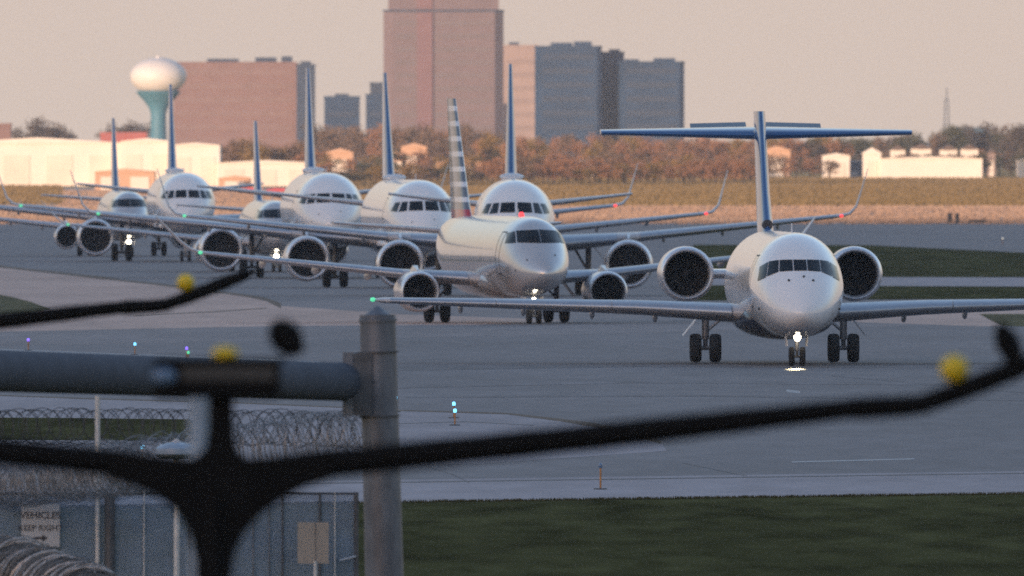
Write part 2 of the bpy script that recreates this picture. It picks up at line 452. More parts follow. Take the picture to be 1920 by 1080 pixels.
XC = [(.5 * (1 - math.cos(math.pi * i / 14))) for i in range(15)]
def foil(t, x): return 5 * t * (.2969 * math.sqrt(x) - .126 * x - .3516 * x * x + .2843 * x ** 3 - .1036 * x ** 4)
def section(sec, side=1, part=None, grow=1.0, camber=.018):
    x, y, z, c, t, inc, cant = sec
    xs = XC if part is None else [part * q for q in XC]
    pts = [(q, foil(t, q) * grow + camber * 4 * q * (1 - q)) for q in xs[::-1]] + [(q, -foil(t, q) * grow + camber * 4 * q * (1 - q)) for q in xs[1:]]
    ci, si, cc, sc = math.cos(R(inc)), math.sin(R(inc)), math.cos(R(cant)), math.sin(R(cant))
    out = []
    for q, h in pts:
        if part is not None: q = q - .012
        k = c * (h * ci - q * si)
        out.append((side * (x - sc * k), y + c * (q * ci + h * si), z + cc * k))
    return out
def lerp_sec(secs, x):
    for a, b in zip(secs, secs[1:]):
        if x <= b[0]:
            t = (x - a[0]) / (b[0] - a[0])
            return [p + (q - p) * t for p, q in zip(a, b)]
    return list(secs[-1])

def wheel_into(mb, c, r, w):
    prof = [(-w / 2 * .55, r * .56), (-w / 2, r * .70), (-w / 2, r * .86), (-w / 2 * .7, r * .97), (-w / 2 * .25, r), (w / 2 * .25, r), (w / 2 * .7, r * .97), (w / 2, r * .86), (w / 2, r * .70), (w / 2 * .55, r * .56)]
    mb.lathe(prof, c, (1, 0, 0), 28, 0)
    mb.lathe([(-w / 2 * .5, .02), (-w / 2 * .62, r * .2), (-w / 2 * .5, r * .57), (w / 2 * .5, r * .57), (w / 2 * .62, r * .2), (w / 2 * .5, .02)], c, (1, 0, 0), 20, 1)
def gear(root, name, x, y, ztop, r, w, gap, sr, rake=0.0):
    g = MB()
    g.tube([(x, y + rake, ztop), (x, y, r * 1.6)], sr, 12)
    g.tube([(x, y, r * 1.7), (x, y, r)], sr * .65, 12)
    g.tube([(x - gap / 2, y, r), (x + gap / 2, y, r)], sr * .6, 10)
    g.tube([(x, y + .12, r * 1.2), (x, y + .55, r * 1.65), (x, y + .1, r * 2.1)], sr * .3, 8)
    go = g.build(name, M['strut'], root)
    for s in (-1, 1):
        wb = MB(); wheel_into(wb, (x + s * gap / 2, y, r), r, w)
        wb.build('wheel', [M['tyre'], M['hub']], go)
    return go

def engine(root, x, y, z, r, ln, cowl=None, spin=True):
    e = MB().lathe([(.34, .985 * r), (.34 + ln * .2, r), (.34 + ln * .45, .985 * r), (.34 + ln * .75, .88 * r), (.34 + ln, .70 * r), (.34 + ln, .64 * r), (.34 + ln * .7, .72 * r)], (x, y, z), (0, 1, 0), 48)
    eo = e.build('engine_nacelle', cowl or M['cowl'], root)
    MB().lathe([(.42, .775 * r), (.20, .78 * r), (.06, .815 * r), (0, .88 * r), (.04, .93 * r), (.16, .968 * r), (.338, .987 * r)], (x, y, z), (0, 1, 0), 48).build('intake_lip', M['lip'], eo)
    MB().lathe([(.42, .775 * r), (.8, .765 * r), (1.25, .80 * r), (1.25, .05)], (x, y, z), (0, 1, 0), 40).build('intake_duct', M['duct'], eo)
    f = MB()
    for k in range(22):
        a = 2 * math.pi * k / 22; b = a + .20
        f.add([(x + .22 * r * math.cos(a), y + .98, z + .22 * r * math.sin(a)), (x + .78 * r * math.cos(a), y + .98, z + .78 * r * math.sin(a)),
               (x + .78 * r * math.cos(b), y + 1.16, z + .78 * r * math.sin(b)), (x + .22 * r * math.cos(b), y + 1.12, z + .22 * r * math.sin(b))], [(0, 1, 2, 3)])
    f.build('fan', M['fan'], eo)
    MB().lathe([(.62, .01), (.70, .08 * r), (.85, .17 * r), (1.05, .23 * r), (1.2, .24 * r)], (x, y, z), (0, 1, 0), 20).build('spinner', M['fan'], eo)
    MB().lathe([(.34 + ln * .7, .5 * r), (.34 + ln * 1.12, .34 * r), (.34 + ln * 1.3, .05 * r)], (x, y, z), (0, 1, 0), 24).build('exhaust_cone', M['strut'], eo)
    return eo

SPEC = {}
SPEC['trijetless'] = dict(                 # tail-engined T-tail
    fus=[(0, 1.86, .02, .02, .02), (.04, 1.86, .17, .16, .15), (.15, 1.87, .33, .31, .29), (.5, 1.92, .66, .60, .54), (1.2, 2.08, 1.06, 1.00, .86), (2.0, 2.27, 1.30, 1.34, 1.10), (3.0, 2.48, 1.50, 1.72, 1.40), (4.4, 2.68, 1.63, 1.93, 1.66), (6.5, 2.80, 1.67, 1.86, 1.83), (24, 2.80, 1.67, 1.86, 1.83), (28, 2.95, 1.40, 1.68, 1.35), (32, 3.2, .80, 1.30, .72), (35.4, 3.5, .12, .5, .12)],
    belly='belly717',
    panes=[[(-.225, 3.34), (.225, 3.34), (.22, 3.72), (-.22, 3.72)]] + [q for s in (-1, 1) for q in (
        [(s * .255, 3.34), (s * .72, 3.31), (s * .68, 3.71), (s * .25, 3.72)], [(s * .75, 3.30), (s * 1.13, 3.14), (s * 1.03, 3.66), (s * .71, 3.71)], [(s * 1.165, 3.11), (s * 1.43, 2.98), (s * 1.33, 3.47), (s * 1.06, 3.645)])],
    wing=[(1.2, 12.7, 1.78, 5.4, .128, 3.2, 0), (5.0, 14.9, 1.98, 3.9, .135, 2.8, 0), (13.9, 19.9, 2.20, 1.6, .13, 1.2, 0), (14.25, 20.3, 2.22, .9, .09, .8, 0)],
    slat=[(1.9, 6.0), (6.04, 10.0), (10.04, 13.7)], fair=[4.4, 6.6, 9.0, 11.2],
    eng=[(3.0, 24.3, 3.12, .99, 4.6)], tail_eng=True,
    fin=[(4.45, 26.6, 7.4, .072), (6.0, 29.2, 6.2, .070), (8.92, 32.6, 4.6, .082)],
    stab=[(.1, 33.4, 8.06, 3.7, .115, -4.0, 0), (5.6, 36.0, 8.14, 1.4, .13, -3.5, 0)],
    nose_gear=(0, 4.2, 1.3, .34, .19, .38, .07), main_gear=(2.45, 21.8, 1.75, .51, .40, .70, .13), light=(0, 3.95, 1.04, .125))
SPEC['narrowbody'] = dict(
    fus=[(0, 3.02, .02, .02, .02), (.04, 3.02, .2, .18, .17), (.15, 3.04, .42, .37, .34), (.5, 3.10, .80, .70, .64), (1.2, 3.24, 1.26, 1.14, 1.02), (2.0, 3.40, 1.55, 1.55, 1.34), (3.0, 3.60, 1.78, 1.95, 1.68), (4.2, 3.76, 1.92, 2.08, 1.93), (6, 3.82, 1.975, 2.07, 2.07), (24, 3.82, 1.975, 2.07, 2.07), (29, 4.15, 1.55, 1.74, 1.55), (34, 4.6, .8, 1.1, .8), (37.3, 4.95, .2, .35, .2)],
    belly='belly320',
    panes=[q for s in (-1, 1) for q in ([(s * .06, 4.24), (s * .82, 4.22), (s * .74, 4.72), (s * .06, 4.75)], [(s * .92, 4.21), (s * 1.34, 4.16), (s * 1.12, 4.69), (s * .84, 4.72)], [(s * 1.42, 4.16), (s * 1.70, 4.20), (s * 1.46, 4.66), (s * 1.21, 4.68)])],
    wing=[(1.3, 11.4, 2.55, 7.0, .14, 3.0, 0), (6.3, 14.2, 2.95, 4.2, .12, 1.8, 0), (16.6, 19.6, 4.0, 1.7, .11, 0, 0), (17.1, 20.0, 4.12, 1.5, .10, 0, 35), (17.45, 20.5, 4.5, 1.2, .09, 0, 68), (17.7, 21.2, 5.3, .9, .08, 0, 74), (18.05, 22.1, 6.4, .5, .07, 0, 74)],
    slat=[(2.4, 5.2), (6.4, 11.0), (11.05, 16.4)], fair=[7.6, 10.6, 13.4],
    eng=[(5.75, 10.4, 1.60, 1.24, 3.9)], tail_eng=False,
    fin=[(5.7, 28.8, 6.4, .10), (6.4, 29.8, 5.9, .10), (11.76, 34.2, 2.2, .09)],
    stab=[(.6, 31.6, 4.45, 3.6, .10, -1.5, 0), (6.25, 34.9, 5.1, 1.3, .10, -1.5, 0)],
    nose_gear=(0, 5.1, 2.1, .38, .22, .50, .09), main_gear=(3.8, 17.7, 2.6, .585, .43, .93, .15), light=(.0, 4.85, 1.5, .13), radome=True)
SPEC['regional'] = dict(
    fus=[(0, 2.16, .02, .02, .02), (.04, 2.16, .17, .16, .15), (.15, 2.17, .33, .31, .30), (.5, 2.2, .62, .58, .52), (1.2, 2.30, 1.0, 1.0, .82), (2.2, 2.50, 1.28, 1.46, 1.12), (3.3, 2.70, 1.43, 1.78, 1.42), (5.2, 2.86, 1.505, 1.74, 1.70), (20, 2.86, 1.505, 1.74, 1.70), (24, 3.05, 1.2, 1.5, 1.3), (28, 3.4, .6, .95, .7), (30, 3.6, .12, .3, .15)],
    belly='silver',
    panes=[q for s in (-1, 1) for q in ([(s * .014, 3.47), (s * .93, 3.49), (s * .87, 3.99), (s * .014, 4.04)], [(s * .98, 3.48), (s * 1.30, 3.45), (s * 1.13, 3.89), (s * .92, 3.97)])],
    wing=[(1.0, 9.6, 1.85, 5.3, .13, 2.6, 0), (4.4, 11.5, 2.10, 3.4, .12, 1.8, 0), (12.7, 15.4, 3.0, 1.45, .11, .3, 0), (13.1, 15.7, 3.15, 1.3, .10, 0, 25), (13.5, 16.1, 3.5, 1.1, .09, 0, 45), (14.4, 17.2, 4.55, .5, .08, 0, 46)],
    slat=[(1.9, 3.6), (4.5, 8.4), (8.45, 12.5)], fair=[5.6, 7.8, 10.0],
    eng=[(4.08, 9.2, 1.36, .88, 3.2)], tail_eng=False,
    fin=[(4.45, 22.2, 5.6, .10), (5.0, 23.0, 5.0, .10), (9.68, 26.8, 2.3, .09)],
    stab=[(.4, 26.4, 3.9, 2.9, .10, -1, 0), (5.0, 28.9, 4.25, 1.2, .10, -1, 0)],
    nose_gear=(0, 3.6, 1.4, .34, .20, .42, .07), main_gear=(2.6, 14.4, 1.9, .50, .36, .70, .12), light=(-.10, 3.4, 1.02, .13))

def airliner(kind, label, x, d, yaw, scale=1.0, fin='pale_fin', lights=(), zoff=0.0, group='airliners queued on the taxiway'):
    sp_ = SPEC[kind]
    root = thing('airliner', label, 'airliner', (x, d, zg(d + 12) + .008 + zoff), R(yaw), group)
    root.scale = (scale,) * 3
    F = Fus(sp_['fus'])
    fo = F.mesh().build('fuselage', M[sp_['belly']], root)
    for q in sp_['panes']:
        F.patch(q).build('cockpit_window', M['glass'], fo)
    if sp_['tail_eng']:
        for px, pz in ((-.42, 3.0), (.10, 3.13), (.42, 3.0), (-1.38, 2.02), (1.40, 2.02)):
            p = F.skin(px, pz, .02); MB().ball(p, .045, 10).build('air_probe', M['dark'], fo)
    else:
        for px, pz in ((-.7, 2.75 if kind == 'regional' else 3.6), (.5, 2.95 if kind == 'regional' else 3.75), (-1.1, 2.3 if kind == 'regional' else 3.2)):
            p = F.skin(px, pz, .02); MB().ball(p, .035, 10).build('air_probe', M['dark'], fo)
    zt = F.at(7)[0] + F.at(7)[2]
    def side(s, y, z, out=.012):
        zc, w_, t_, b_ = F.at(y); q = (z - zc) / (t_ if z > zc else b_)
        return (s * (w_ * math.sqrt(max(0, 1 - q * q)) + out), y, z)
    for s in (-1, 1):
        y0_, y1_ = sp_['nose_gear'][1] + .3, sp_['nose_gear'][1] + 1.15; z0_ = F.at(6)[0] - .75; z1_ = z0_ + 1.85
        db = MB()
        for a, b, c_, e in ((y0_, y0_ + .06, z0_, z1_), (y1_ - .06, y1_, z0_, z1_), (y0_, y1_, z0_, z0_ + .05), (y0_, y1_, z1_ - .05, z1_)):
            n_ = 10; db.add([side(s, yy, c_ + (e - c_) * i / n_) for i in range(n_ + 1) for yy in (a, b)], [(2 * i, 2 * i + 1, 2 * i + 3, 2 * i + 2) for i in range(n_)])
        db.build('door_outline', M['dark'], fo)
    MB().loft([[(-.02, 8, zt - .03), (.02, 8, zt - .03), (.02, 8.5, zt - .03), (-.02, 8.5, zt - .03)], [(-.012, 8.25, zt + .32), (.012, 8.25, zt + .32), (.012, 8.5, zt + .32), (-.012, 8.5, zt + .32)]]).build('antenna', M['dome'], fo)
    # wing-to-body fairing
    wz = sp_['wing'][0][2]; wy = sp_['wing'][0][1]; wc = sp_['wing'][0][3]; zb = F.at(15)[0] - F.at(15)[3]
    hw = F.at(15)[1]
    rings = []
    for t, k in ((-.35, .05), (-.2, .62), (.0, .92), (.3, 1.02), (.8, 1.02), (1.1, .8), (1.4, .05)):
        rings.append([(hw * 1.03 * k * math.cos(a), wy + wc * t, zb + .62 + (.66 * k + .06) * math.sin(a)) for a in [2 * math.pi * j / 28 for j in range(28)]])
    MB().loft(rings).build('belly_fairing', M[sp_['belly']] if kind != 'regional' else M['silver'], root)
    # wings
    for s in (-1, 1):
        w = MB().loft([section(q, s) for q in sp_['wing']])
        wo = w.build('wing', M['grey_wing'], root, angle=60)
        for a, b in sp_['slat']:
            xs = [a + (b - a) * i / 5 for i in range(6)]
            MB().loft([section(lerp_sec(sp_['wing'], q), s, .16, 1.07) for q in xs], False, False).build('slat', M['slat'], wo, angle=60)
        for q in sp_['fair']:
            l_ = lerp_sec(sp_['wing'], q)
            cy, cz = l_[1] + l_[3] * .82, l_[2] - l_[3] * .82 * math.sin(R(l_[5]))
            MB().loft([[(s * q + .09 * k * math.cos(a), cy + t, cz - .16 + dz + .19 * k * math.sin(a)) for a in [2 * math.pi * j / 12 for j in range(12)]] for t, k, dz in ((-1.2, .1, .1), (-.8, .7, .04), (-.1, 1, 0), (.6, .75, -.03), (1.1, .1, -.05))]).build('flap_fairing', M['grey_wing'], wo)
        tip = [q for q in sp_['wing'] if q[6] == 0][-1]
        MB().ball((s * (tip[0] + .05), tip[1] + .02, tip[2] + .02), (.10, .08, .08), 12).build('navigation_light', M['g_green'] if s < 0 else M['g_red'], wo)
    # engines
    for (ex, ey, ez, er, el) in sp_['eng']:
        for s in (-1, 1):
            eo = engine(root, s * ex, ey, ez, er, el)
            if sp_['tail_eng']:
                MB().loft([section((0, 0, 0, 1, .12, 0, 0)) and [(s * xx, ey + 1.0 + 3.0 * q, ez + h) for q, h in [(c_, foil(.12, c_) * 3) for c_ in XC[::-1]] + [(c_, -foil(.12, c_) * 3) for c_ in XC[1:]]] for xx in (1.2, ex - er * .9)]).build('engine_pylon', M['white'], eo)
            else:
                lw = lerp_sec(sp_['wing'], ex)
                p = MB(); pr = []
                for yy, z0, z1, hw_ in ((ey + .7, ez + er * .93, ez + er * 1.04, .05), (ey + 1.6, ez + er * .90, ez + er * 1.28, .16), (lw[1] + .3, ez + er * .8, lw[2] + .12, .20), (lw[1] + 2.2, ez + er * .8, lw[2] - .05, .20), (lw[1] + 3.4, ez + er * 1.0, lw[2] - .2, .05)):
                    pr.append([(s * ex - hw_, yy, z0), (s * ex + hw_, yy, z0), (s * ex + hw_ * .7, yy, max(z1, z0 + .05)), (s * ex - hw_ * .7, yy, max(z1, z0 + .05))])
                p.loft(pr).build('engine_pylon', M['cowl'], eo)
    # tail
    fr = []; le = []
    for z, y, c, t in sp_['fin']:
        fr.append([(h * c, y + q * c, z) for q, h in [(q, foil(t, q)) for q in XC[::-1]] + [(q, -foil(t, q)) for q in XC[1:]]])
        lf = .24 if sp_['tail_eng'] else .12
        le.append([(h * c, y + (q * lf - .006) * c, z) for q, h in [(q, foil(t, q * lf) * 1.06) for q in XC[::-1]] + [(q, -foil(t, q * lf) * 1.06) for q in XC[1:]]])
    fo2 = MB().loft(fr).build('tail_fin', M[fin], root, angle=60)
    if fin == 'pale_fin':
        MB().loft(le, False, False).build('fin_leading_edge', M['blue_fin'], fo2, angle=60)
    if sp_['tail_eng']:
        z, y = 4.86, sp_['fin'][0][1] + .55
        MB().lathe([(0, .10), (-.02, .16), (.0, .19), (.6, .19)], (0, y, z), (0, 1, 0), 20).build('air_inlet', M['duct'], fo2)
        MB().lathe([(.015, .155), (.014, .01)], (0, y, z), (0, 1, 0), 20).build('air_inlet', M['dark'], fo2)
    stm = M['blue_fin'] if sp_['tail_eng'] else M['grey_wing']
    for s in (-1, 1):
        so_ = MB().loft([section(q, s, camber=0) for q in sp_['stab']]).build('tailplane', stm, root, angle=60)
        if sp_['tail_eng']:
            a, b = lerp_sec(sp_['stab'], .35), lerp_sec(sp_['stab'], 2.35)
            el = MB()
            rr = []
            for l_ in (a, b):
                y1, z1 = l_[1] + l_[3] * .70, l_[2] + l_[3] * .70 * math.sin(R(3.5))
                y2, z2 = l_[1] + l_[3] * 1.06, z1 + .10 + l_[3] * .055
                rr.append([(s * l_[0], y1, z1 + .05), (s * l_[0], y2, z2 + .02), (s * l_[0], y2, z2 - .02), (s * l_[0], y1, z1 - .06)])
            el.loft(rr).build('elevator', M['navy'], so_)
    if sp_['tail_eng']:
        MB().lathe([(0, .03), (.15, .16), (.5, .24), (2.8, .22), (4.2, .04)], (0, 33.0, 8.1), (0, 1, 0), 18).build('fin_fairing', M['blue_fin'], fo2)
    # gear
    gx, gy, gt, gr, gw, gg, gs = sp_['nose_gear']
    ng = gear(root, 'nose_gear', gx, gy, gt, gr, gw, gg, gs, .2)
    for s in (-1, 1):
        MB().box((s * .36, gy + .5, gt - .42), (.03, 1.3, .36), M=Matrix.Rotation(s * .12, 3, 'Y')).build('gear_door', M['strut_w'], ng)
    lx, ly, lz, lr = sp_['light']
    if 'land' in lights:
        MB().ball((lx, ly, lz), (lr, lr * .5, lr * (1.35 if sp_['tail_eng'] else 1)), 16).build('landing_light', M['g_white'], ng)
    if 'taxi' in lights:
        MB().ball((lx + .12, ly, lz + .42), lr * .6, 12).build('taxi_light', M['g_warm'], ng)
    if 'gear' in lights:
        MB().ball((lx + .05, ly - .1, lz), lr * (.9 if d < 1500 else 1.25), 12).build('landing_light', M['g_white'], ng)
    if 'beacon' in lights:
        MB().ball((0, 7.2, zt + .05), (.12, .12, .14), 12).build('beacon', M['g_red'], fo)
    mx_, my, mt, mr_, mw, mg, ms = sp_['main_gear']
    for s in (-1, 1):
        go = gear(root, 'main_gear', s * mx_, my, mt, mr_, mw, mg, ms)
        MB().tube([(s * (mx_ - .05), my, mr_ * 2.2), (s * (mx_ - .85), my + .1, mt + .05)], ms * .45, 8).build('side_brace', M['strut'], go)
        MB().loft([[(s * (mx_ + .26) + dx, my - .45 + dy, mt - .12) for dx, dy in ((-.02, 0), (.02, 0), (.02, .9), (-.02, .9))], [(s * (mx_ + .80) + dx, my - .45 + dy, mt - .80) for dx, dy in ((-.02, 0), (.02, 0), (.02, .9), (-.02, .9))]]).build('gear_door', M['strut_w'], go)
    if sp_.get('radome'):
        MB().loft([[(.62 * k * math.cos(a), 26.6 + t, 5.84 + h + .18 * k * max(math.sin(a), -.5)) for a in [2 * math.pi * j / 24 for j in range(24)]] for t, k, h in ((-1.4, .1, .06), (-1.2, .8, .10), (-.6, 1, .16), (.8, 1, .14), (1.6, .7, .05), (2.3, .1, -.1))]).build('satellite_dome', M['dome'], fo)
        MB().box((0, 26.8, 5.75), (1.05, 2.6, .35)).build('dome_base', M['dome'], fo)
    return root

airliner('trijetless', 'nearest airliner with a T-shaped blue tail and engines on its rear body', 10.09, 1000, 2.05, lights=('land',))
airliner('regional', 'regional jet with a striped grey tail fin, red at its foot, behind the T-tailed jet', 1.47, 1227, 8.5, fin='banded', lights=('gear', 'taxi', 'beacon'))
airliner('narrowbody', 'white airliner directly behind the regional jet with the striped tail, seen head on', .22, 1440, .5)
airliner('narrowbody', 'white airliner left of the red-footed striped tail fin, its windscreen half under a far tailplane', -4.66, 1555, 3.9)
airliner('narrowbody', 'white airliner with its nose between two others, fourth full cockpit from the right', -10.75, 1720, 2.6, scale=1.08)
airliner('regional', 'small jet almost hidden, only its dark windscreen showing over a wing', -14.5, 1800, 3.8, scale=.98, lights=('gear',))
airliner('narrowbody', 'white airliner under the white water tower, leftmost of the larger noses', -21.7, 1930, 2.6, scale=1.02)
airliner('regional', 'farthest small jet at the left end of the queue with its landing lamp lit', -26.5, 2007, 3.5, lights=('gear',))
# pool of the front jet's taxi lamp on the pavement
ll = bpy.data.lights.new('nose_gear_lamp', 'SPOT'); ll.energy = 2300; ll.color = (1, .82, .48); ll.spot_size = R(3.6); ll.spot_blend = 1.0; ll.shadow_soft_size = .08
lo = bpy.data.objects.new('nose_gear_lamp', ll); C.objects.link(lo)
lo.location = (9.93, 1003.4, 1.0)
lo.rotation_euler = (Vector((9.93, 1003.4, 1.0)) - Vector((9.78, 992.6, .05))).to_track_quat('Z', 'Y').to_euler()

# ------------------------------------------------------------------ airfield lights and small field objects
def edge_light(px, py, glass, label, h=.42):
    d = GD(py, h); x = (px - 960) * d / FPX; z0 = zg(d) + .008
    t = thing('taxiway_light', label, 'airfield light', (x, d, z0), 0, 'lights along the taxiway edges')
    MB().lathe([(0, .16), (.03, .15), (.04, .03)], (0, 0, 0), (0, 0, 1), 16, cap=True).build('base_plate', M['galv_d'], t)
    MB().tube([(0, 0, .03), (0, 0, h - .06)], .022, 8).build('stem', M['orange'], t)
    MB().lathe([(h - .06, .04), (h - .03, .048), (h + .02, .048), (h + .04, .035), (h + .05, .01)], (0, 0, 0), (0, 0, 1), 14, cap=True).build('lens', glass, t)
for a in ((53, 637, M['g_violet'], 'violet taxiway light, leftmost one, above the big horizontal pipe'),
          (253, 645, M['g_cyan'], 'cyan taxiway light above the pipe, alone left of a violet and green pair'),
          (350, 653, M['g_violet'], 'violet taxiway light just above a green one, over the dark box'),
          (353, 661, M['g_green'], 'green taxiway light just below a violet one, over the dark box'),
          (742, 746, M['g_cyan'], 'cyan taxiway light peeping out at the right edge of the steel pole'),
          (851, 757, M['g_cyan'], 'upper cyan taxiway light of the pair right of the steel pole'),
          (853, 770, M['g_cyan'], 'lower cyan taxiway light of the pair right of the steel pole')):
    edge_light(*a)
edge_light(1126, 873, M['lens'], 'unlit blue taxiway light on a thin orange stem by the pale shoulder', .55)
edge_light(1880, 447, M['g_pale'], 'white taxiway light far off on the right, beyond the grass', .5)
edge_light(267, 838, M['g_cyan'], 'cyan light low behind the razor wire, left of the pale dome', .5)
def field_box(px, py, w, h, label):
    d = GD(py); x = (px - 960) * d / FPX
    t = thing('airfield_marker', label, 'marker', (x, d, zg(d) + .01))
    MB().box((0, 0, h * .55), (w, .3, h * .9)).build('panel', M['dark'], t, False)
    for s in (-1, 1): MB().box((s * w * .35, .02, h * .06), (.1, .2, h * .12)).build('leg', M['galv_d'], t, False)
field_box(1781, 420, .40, 1.0, 'dark upright marker far off on the right, left one of two close together')
field_box(1795, 420, .34, 1.0, 'dark upright marker far off on the right, right one of two close together')
field_box(1833, 419, 1.7, .34, 'long low dark board lying far off on the right beside two upright markers')

# ------------------------------------------------------------------ buildings, tower and tank far behind
def bm_(name, col, rough=.8, noise=.08, sc=.15, **k): return mat(name, col, rough, noise=noise, nscale=sc, **k)
M['brick'] = bm_('pink_brick', (.19, .118, .11)); M['brick2'] = bm_('rose_granite', (.150, .112, .12)); M['rose'] = bm_('rose_panel', (.17, .10, .108))
M['dglass'] = bm_('dark_blue_glass', (.018, .045, .095), .6, .2, .1, spec=.2); M['dgrey'] = bm_('dark_grey_wall', (.024, .044, .082), .8)
M['creamw'] = bm_('cream_wall', (.28, .215, .20)); M['hangar'] = bm_('cream_hangar_metal', (.66, .61, .55), .6, .05, .2); M['hangar2'] = bm_('ochre_hangar_metal', (.48, .30, .20), .7, .1, .2)
M['redroof'] = bm_('red_roof', (.34, .10, .09)); M['teal'] = bm_('teal_tank_paint', (.06, .19, .27), .6); M['tank'] = bm_('white_tank_paint', (.62, .60, .58), .5, .04, .3)
M['roofgrey'] = bm_('grey_roofing', (.16, .15, .15)); M['winb'] = bm_('ribbon_glass', (.127, .10, .108), .6, .1, .2); M['wind'] = bm_('pink_ribbon_glass', (.18, .114, .107), .6, .1, .2); M['winc'] = bm_('pale_ribbon_glass', (.23, .175, .165), .4)
M['houseroof'] = bm_('house_roof_tiles', (.11, .08, .07)); M['doorm'] = bm_('hangar_door_metal', (.62, .56, .49), .6)
def base_y(d): return HY + (CH - zg(d)) * FPX / d
def rect(px0, px1, py, d):
    return (px0 - 960) * d / FPX, (px1 - 960) * d / FPX, CH - (py - HY) * d / FPX
def prism(mb, x0, x1, y0, y1, z0, z1, ch=0.0):
    if ch: ps = [(x0 + ch, y0), (x1 - ch, y0), (x1, y0 + ch), (x1, y1 - ch), (x1 - ch, y1), (x0 + ch, y1), (x0, y1 - ch), (x0, y0 + ch)]
    else: ps = [(x0, y0), (x1, y0), (x1, y1), (x0, y1)]
    return mb.loft([[(a, b, z0) for a, b in ps], [(a, b, z1) for a, b in ps]])
def block(name, label, px0, px1, py, d, depth, wall, cat='building', band=None, floor=3.9, ch=0.0, parapet=True, side=None, group=None, equip=()):
    x0, x1, zt = rect(px0, px1, py, d); cx = (x0 + x1) / 2; w = x1 - x0; zb = zg(d)
    t = thing(name, label, cat, (cx, d, zb), 0, group)
    h = zt - zb
    wo = prism(MB(), -w / 2, w / 2, 0, depth, -.3, h, ch).build('wall', wall, t, False)
    if parapet: prism(MB(), -w / 2 - .15, w / 2 + .15, -.15, depth + .15, h, h + .6, ch).build('parapet', side or wall, t, False)
    if band:
        z = 2.2
        while z + 1.7 < h - 1.0:
            MB().box((0, -.02, z + .8), (w - 2 * ch - 2.0, .14, 1.5)).build('ribbon_window', band, wo, False)
            z += floor
    for ex, ew, eh in equip:
        MB().box((ex * w, depth * .4, h + .6 + eh / 2), (ew, depth * .4, eh)).build('roof_plant', side or M['dgrey'], t, False)
    return t, w, h, depth
block('office_block', 'broad pink brick office block beside the water tower', 325, 556, 120, 8200, 22, M['brick'], band=M['wind'], equip=((-.1, 9, .9), (.25, 6, 1.3), (.42, 3, 1.6)))
block('stair_tower', 'narrow dark tower at the right end of the pink brick block', 556, 590, 124, 8190, 20, M['dgrey'], equip=((0, 3, .8),))  # shade on the brick block's right side, built as a dark slab
t, w, h, dp = block('office_tower', 'tall rose stone tower rising out of the top of the picture', 719, 944, 22, 8600, 34, M['brick2'], band=M['winb'], ch=2.6, side=M['dgrey'])
MB().box((-w * .155, -.25, h / 2), (w * .13, .9, h - .4)).build('pilaster', M['rose'], t, False)
MB().box((0, dp / 2, h + 9), (w * .92, dp * .92, 17)).build('upper_storeys', M['brick2'], t, False)
MB().box((-w * .155, dp * .04 - .25, h + 9), (w * .13, .6, 16.5)).build('pilaster', M['rose'], t, False)
MB().loft([[(a * w * .46, dp / 2 + b * dp * .46, h + 17.5) for a, b in ((-1, -1), (1, -1), (1, 1), (-1, 1))], [(a * .5, dp / 2 + b * .5, h + 32) for a, b in ((-1, -1), (1, -1), (1, 1), (-1, 1))]]).build('roof', M['roofgrey'], t, False)
block('office_block', 'small dark glass block left of the rose tower, farther left of two', 608, 674, 184, 8450, 16, M['dglass'], band=M['dgrey'], equip=((0, 4, .7),))
block('office_block', 'small dark glass block touching the left foot of the rose tower', 686, 722, 180, 8440, 16, M['dglass'], band=M['dgrey'])
block('office_block', 'grey block with a higher step behind, just left of the rose tower', 694, 724, 158, 8640, 14, M['dgrey'])
block('office_block', 'pale pink banded block between the rose tower and the dark blue block', 944, 1010, 88, 8500, 20, M['creamw'], band=M['winc'], equip=((-.2, 3, .8),))
block('glass_building', 'tall dark blue glass block right of the pale pink one', 1003, 1128, 90, 8000, 20, M['dglass'], band=M['dgrey'], ch=1.2, side=M['dglass'], equip=((-.1, 6, .9), (.22, 5, 1.2)))
block('glass_building', 'narrow recessed dark glass link between two dark blue blocks', 1126, 1170, 101, 8020, 16, M['dgrey'], band=M['dglass'], equip=((.1, 3, .7),))
block('glass_building', 'lower dark blue glass block at the right end of the skyline', 1160, 1283, 119, 8005, 20, M['dglass'], band=M['dgrey'], ch=1.2, side=M['dglass'], equip=((-.3, 4, .6), (.2, 6, .9)))
block('red_roofed_hall', 'low hall with a bright red roof under the water tower', 188, 275, 248, 6900, 20, M['redroof'], parapet=False)
block('far_building', 'orange-pink building at the far left edge behind the hangars', -60, 20, 236, 6500, 12, M['brick'])
# water tower
d = 7200; s_ = FPX / d; x = (297 - 960) / s_; zc = CH + (HY - 143) / s_
wt = thing('water_tower', 'white globe water tower on a flared teal stem', 'water tower', (x, d, zg(d)))
rx, rz_ = 53 / s_, 35 / s_
tk = MB().ball((0, 0, zc), (rx, rx, rz_), 40).build('tank', M['tank'], wt)
MB().lathe([(-.3, 2.6), (1, 2.2), (zc - 9.5, 1.9), (zc - 8, 2.3), (zc - 6.3, 3.5), (zc - 4.8, 4.9), (zc - 3.9, 5.6), (zc - 3.6, 5.2)], (0, 0, 0), (0, 0, 1), 36).build('stem', M['teal'], wt)
MB().lathe([(zc + rz_ - .1, .7), (zc + rz_ + .3, .7), (zc + rz_ + .5, .1)], (0, 0, 0), (0, 0, 1), 16).build('vent', M['tank'], tk)
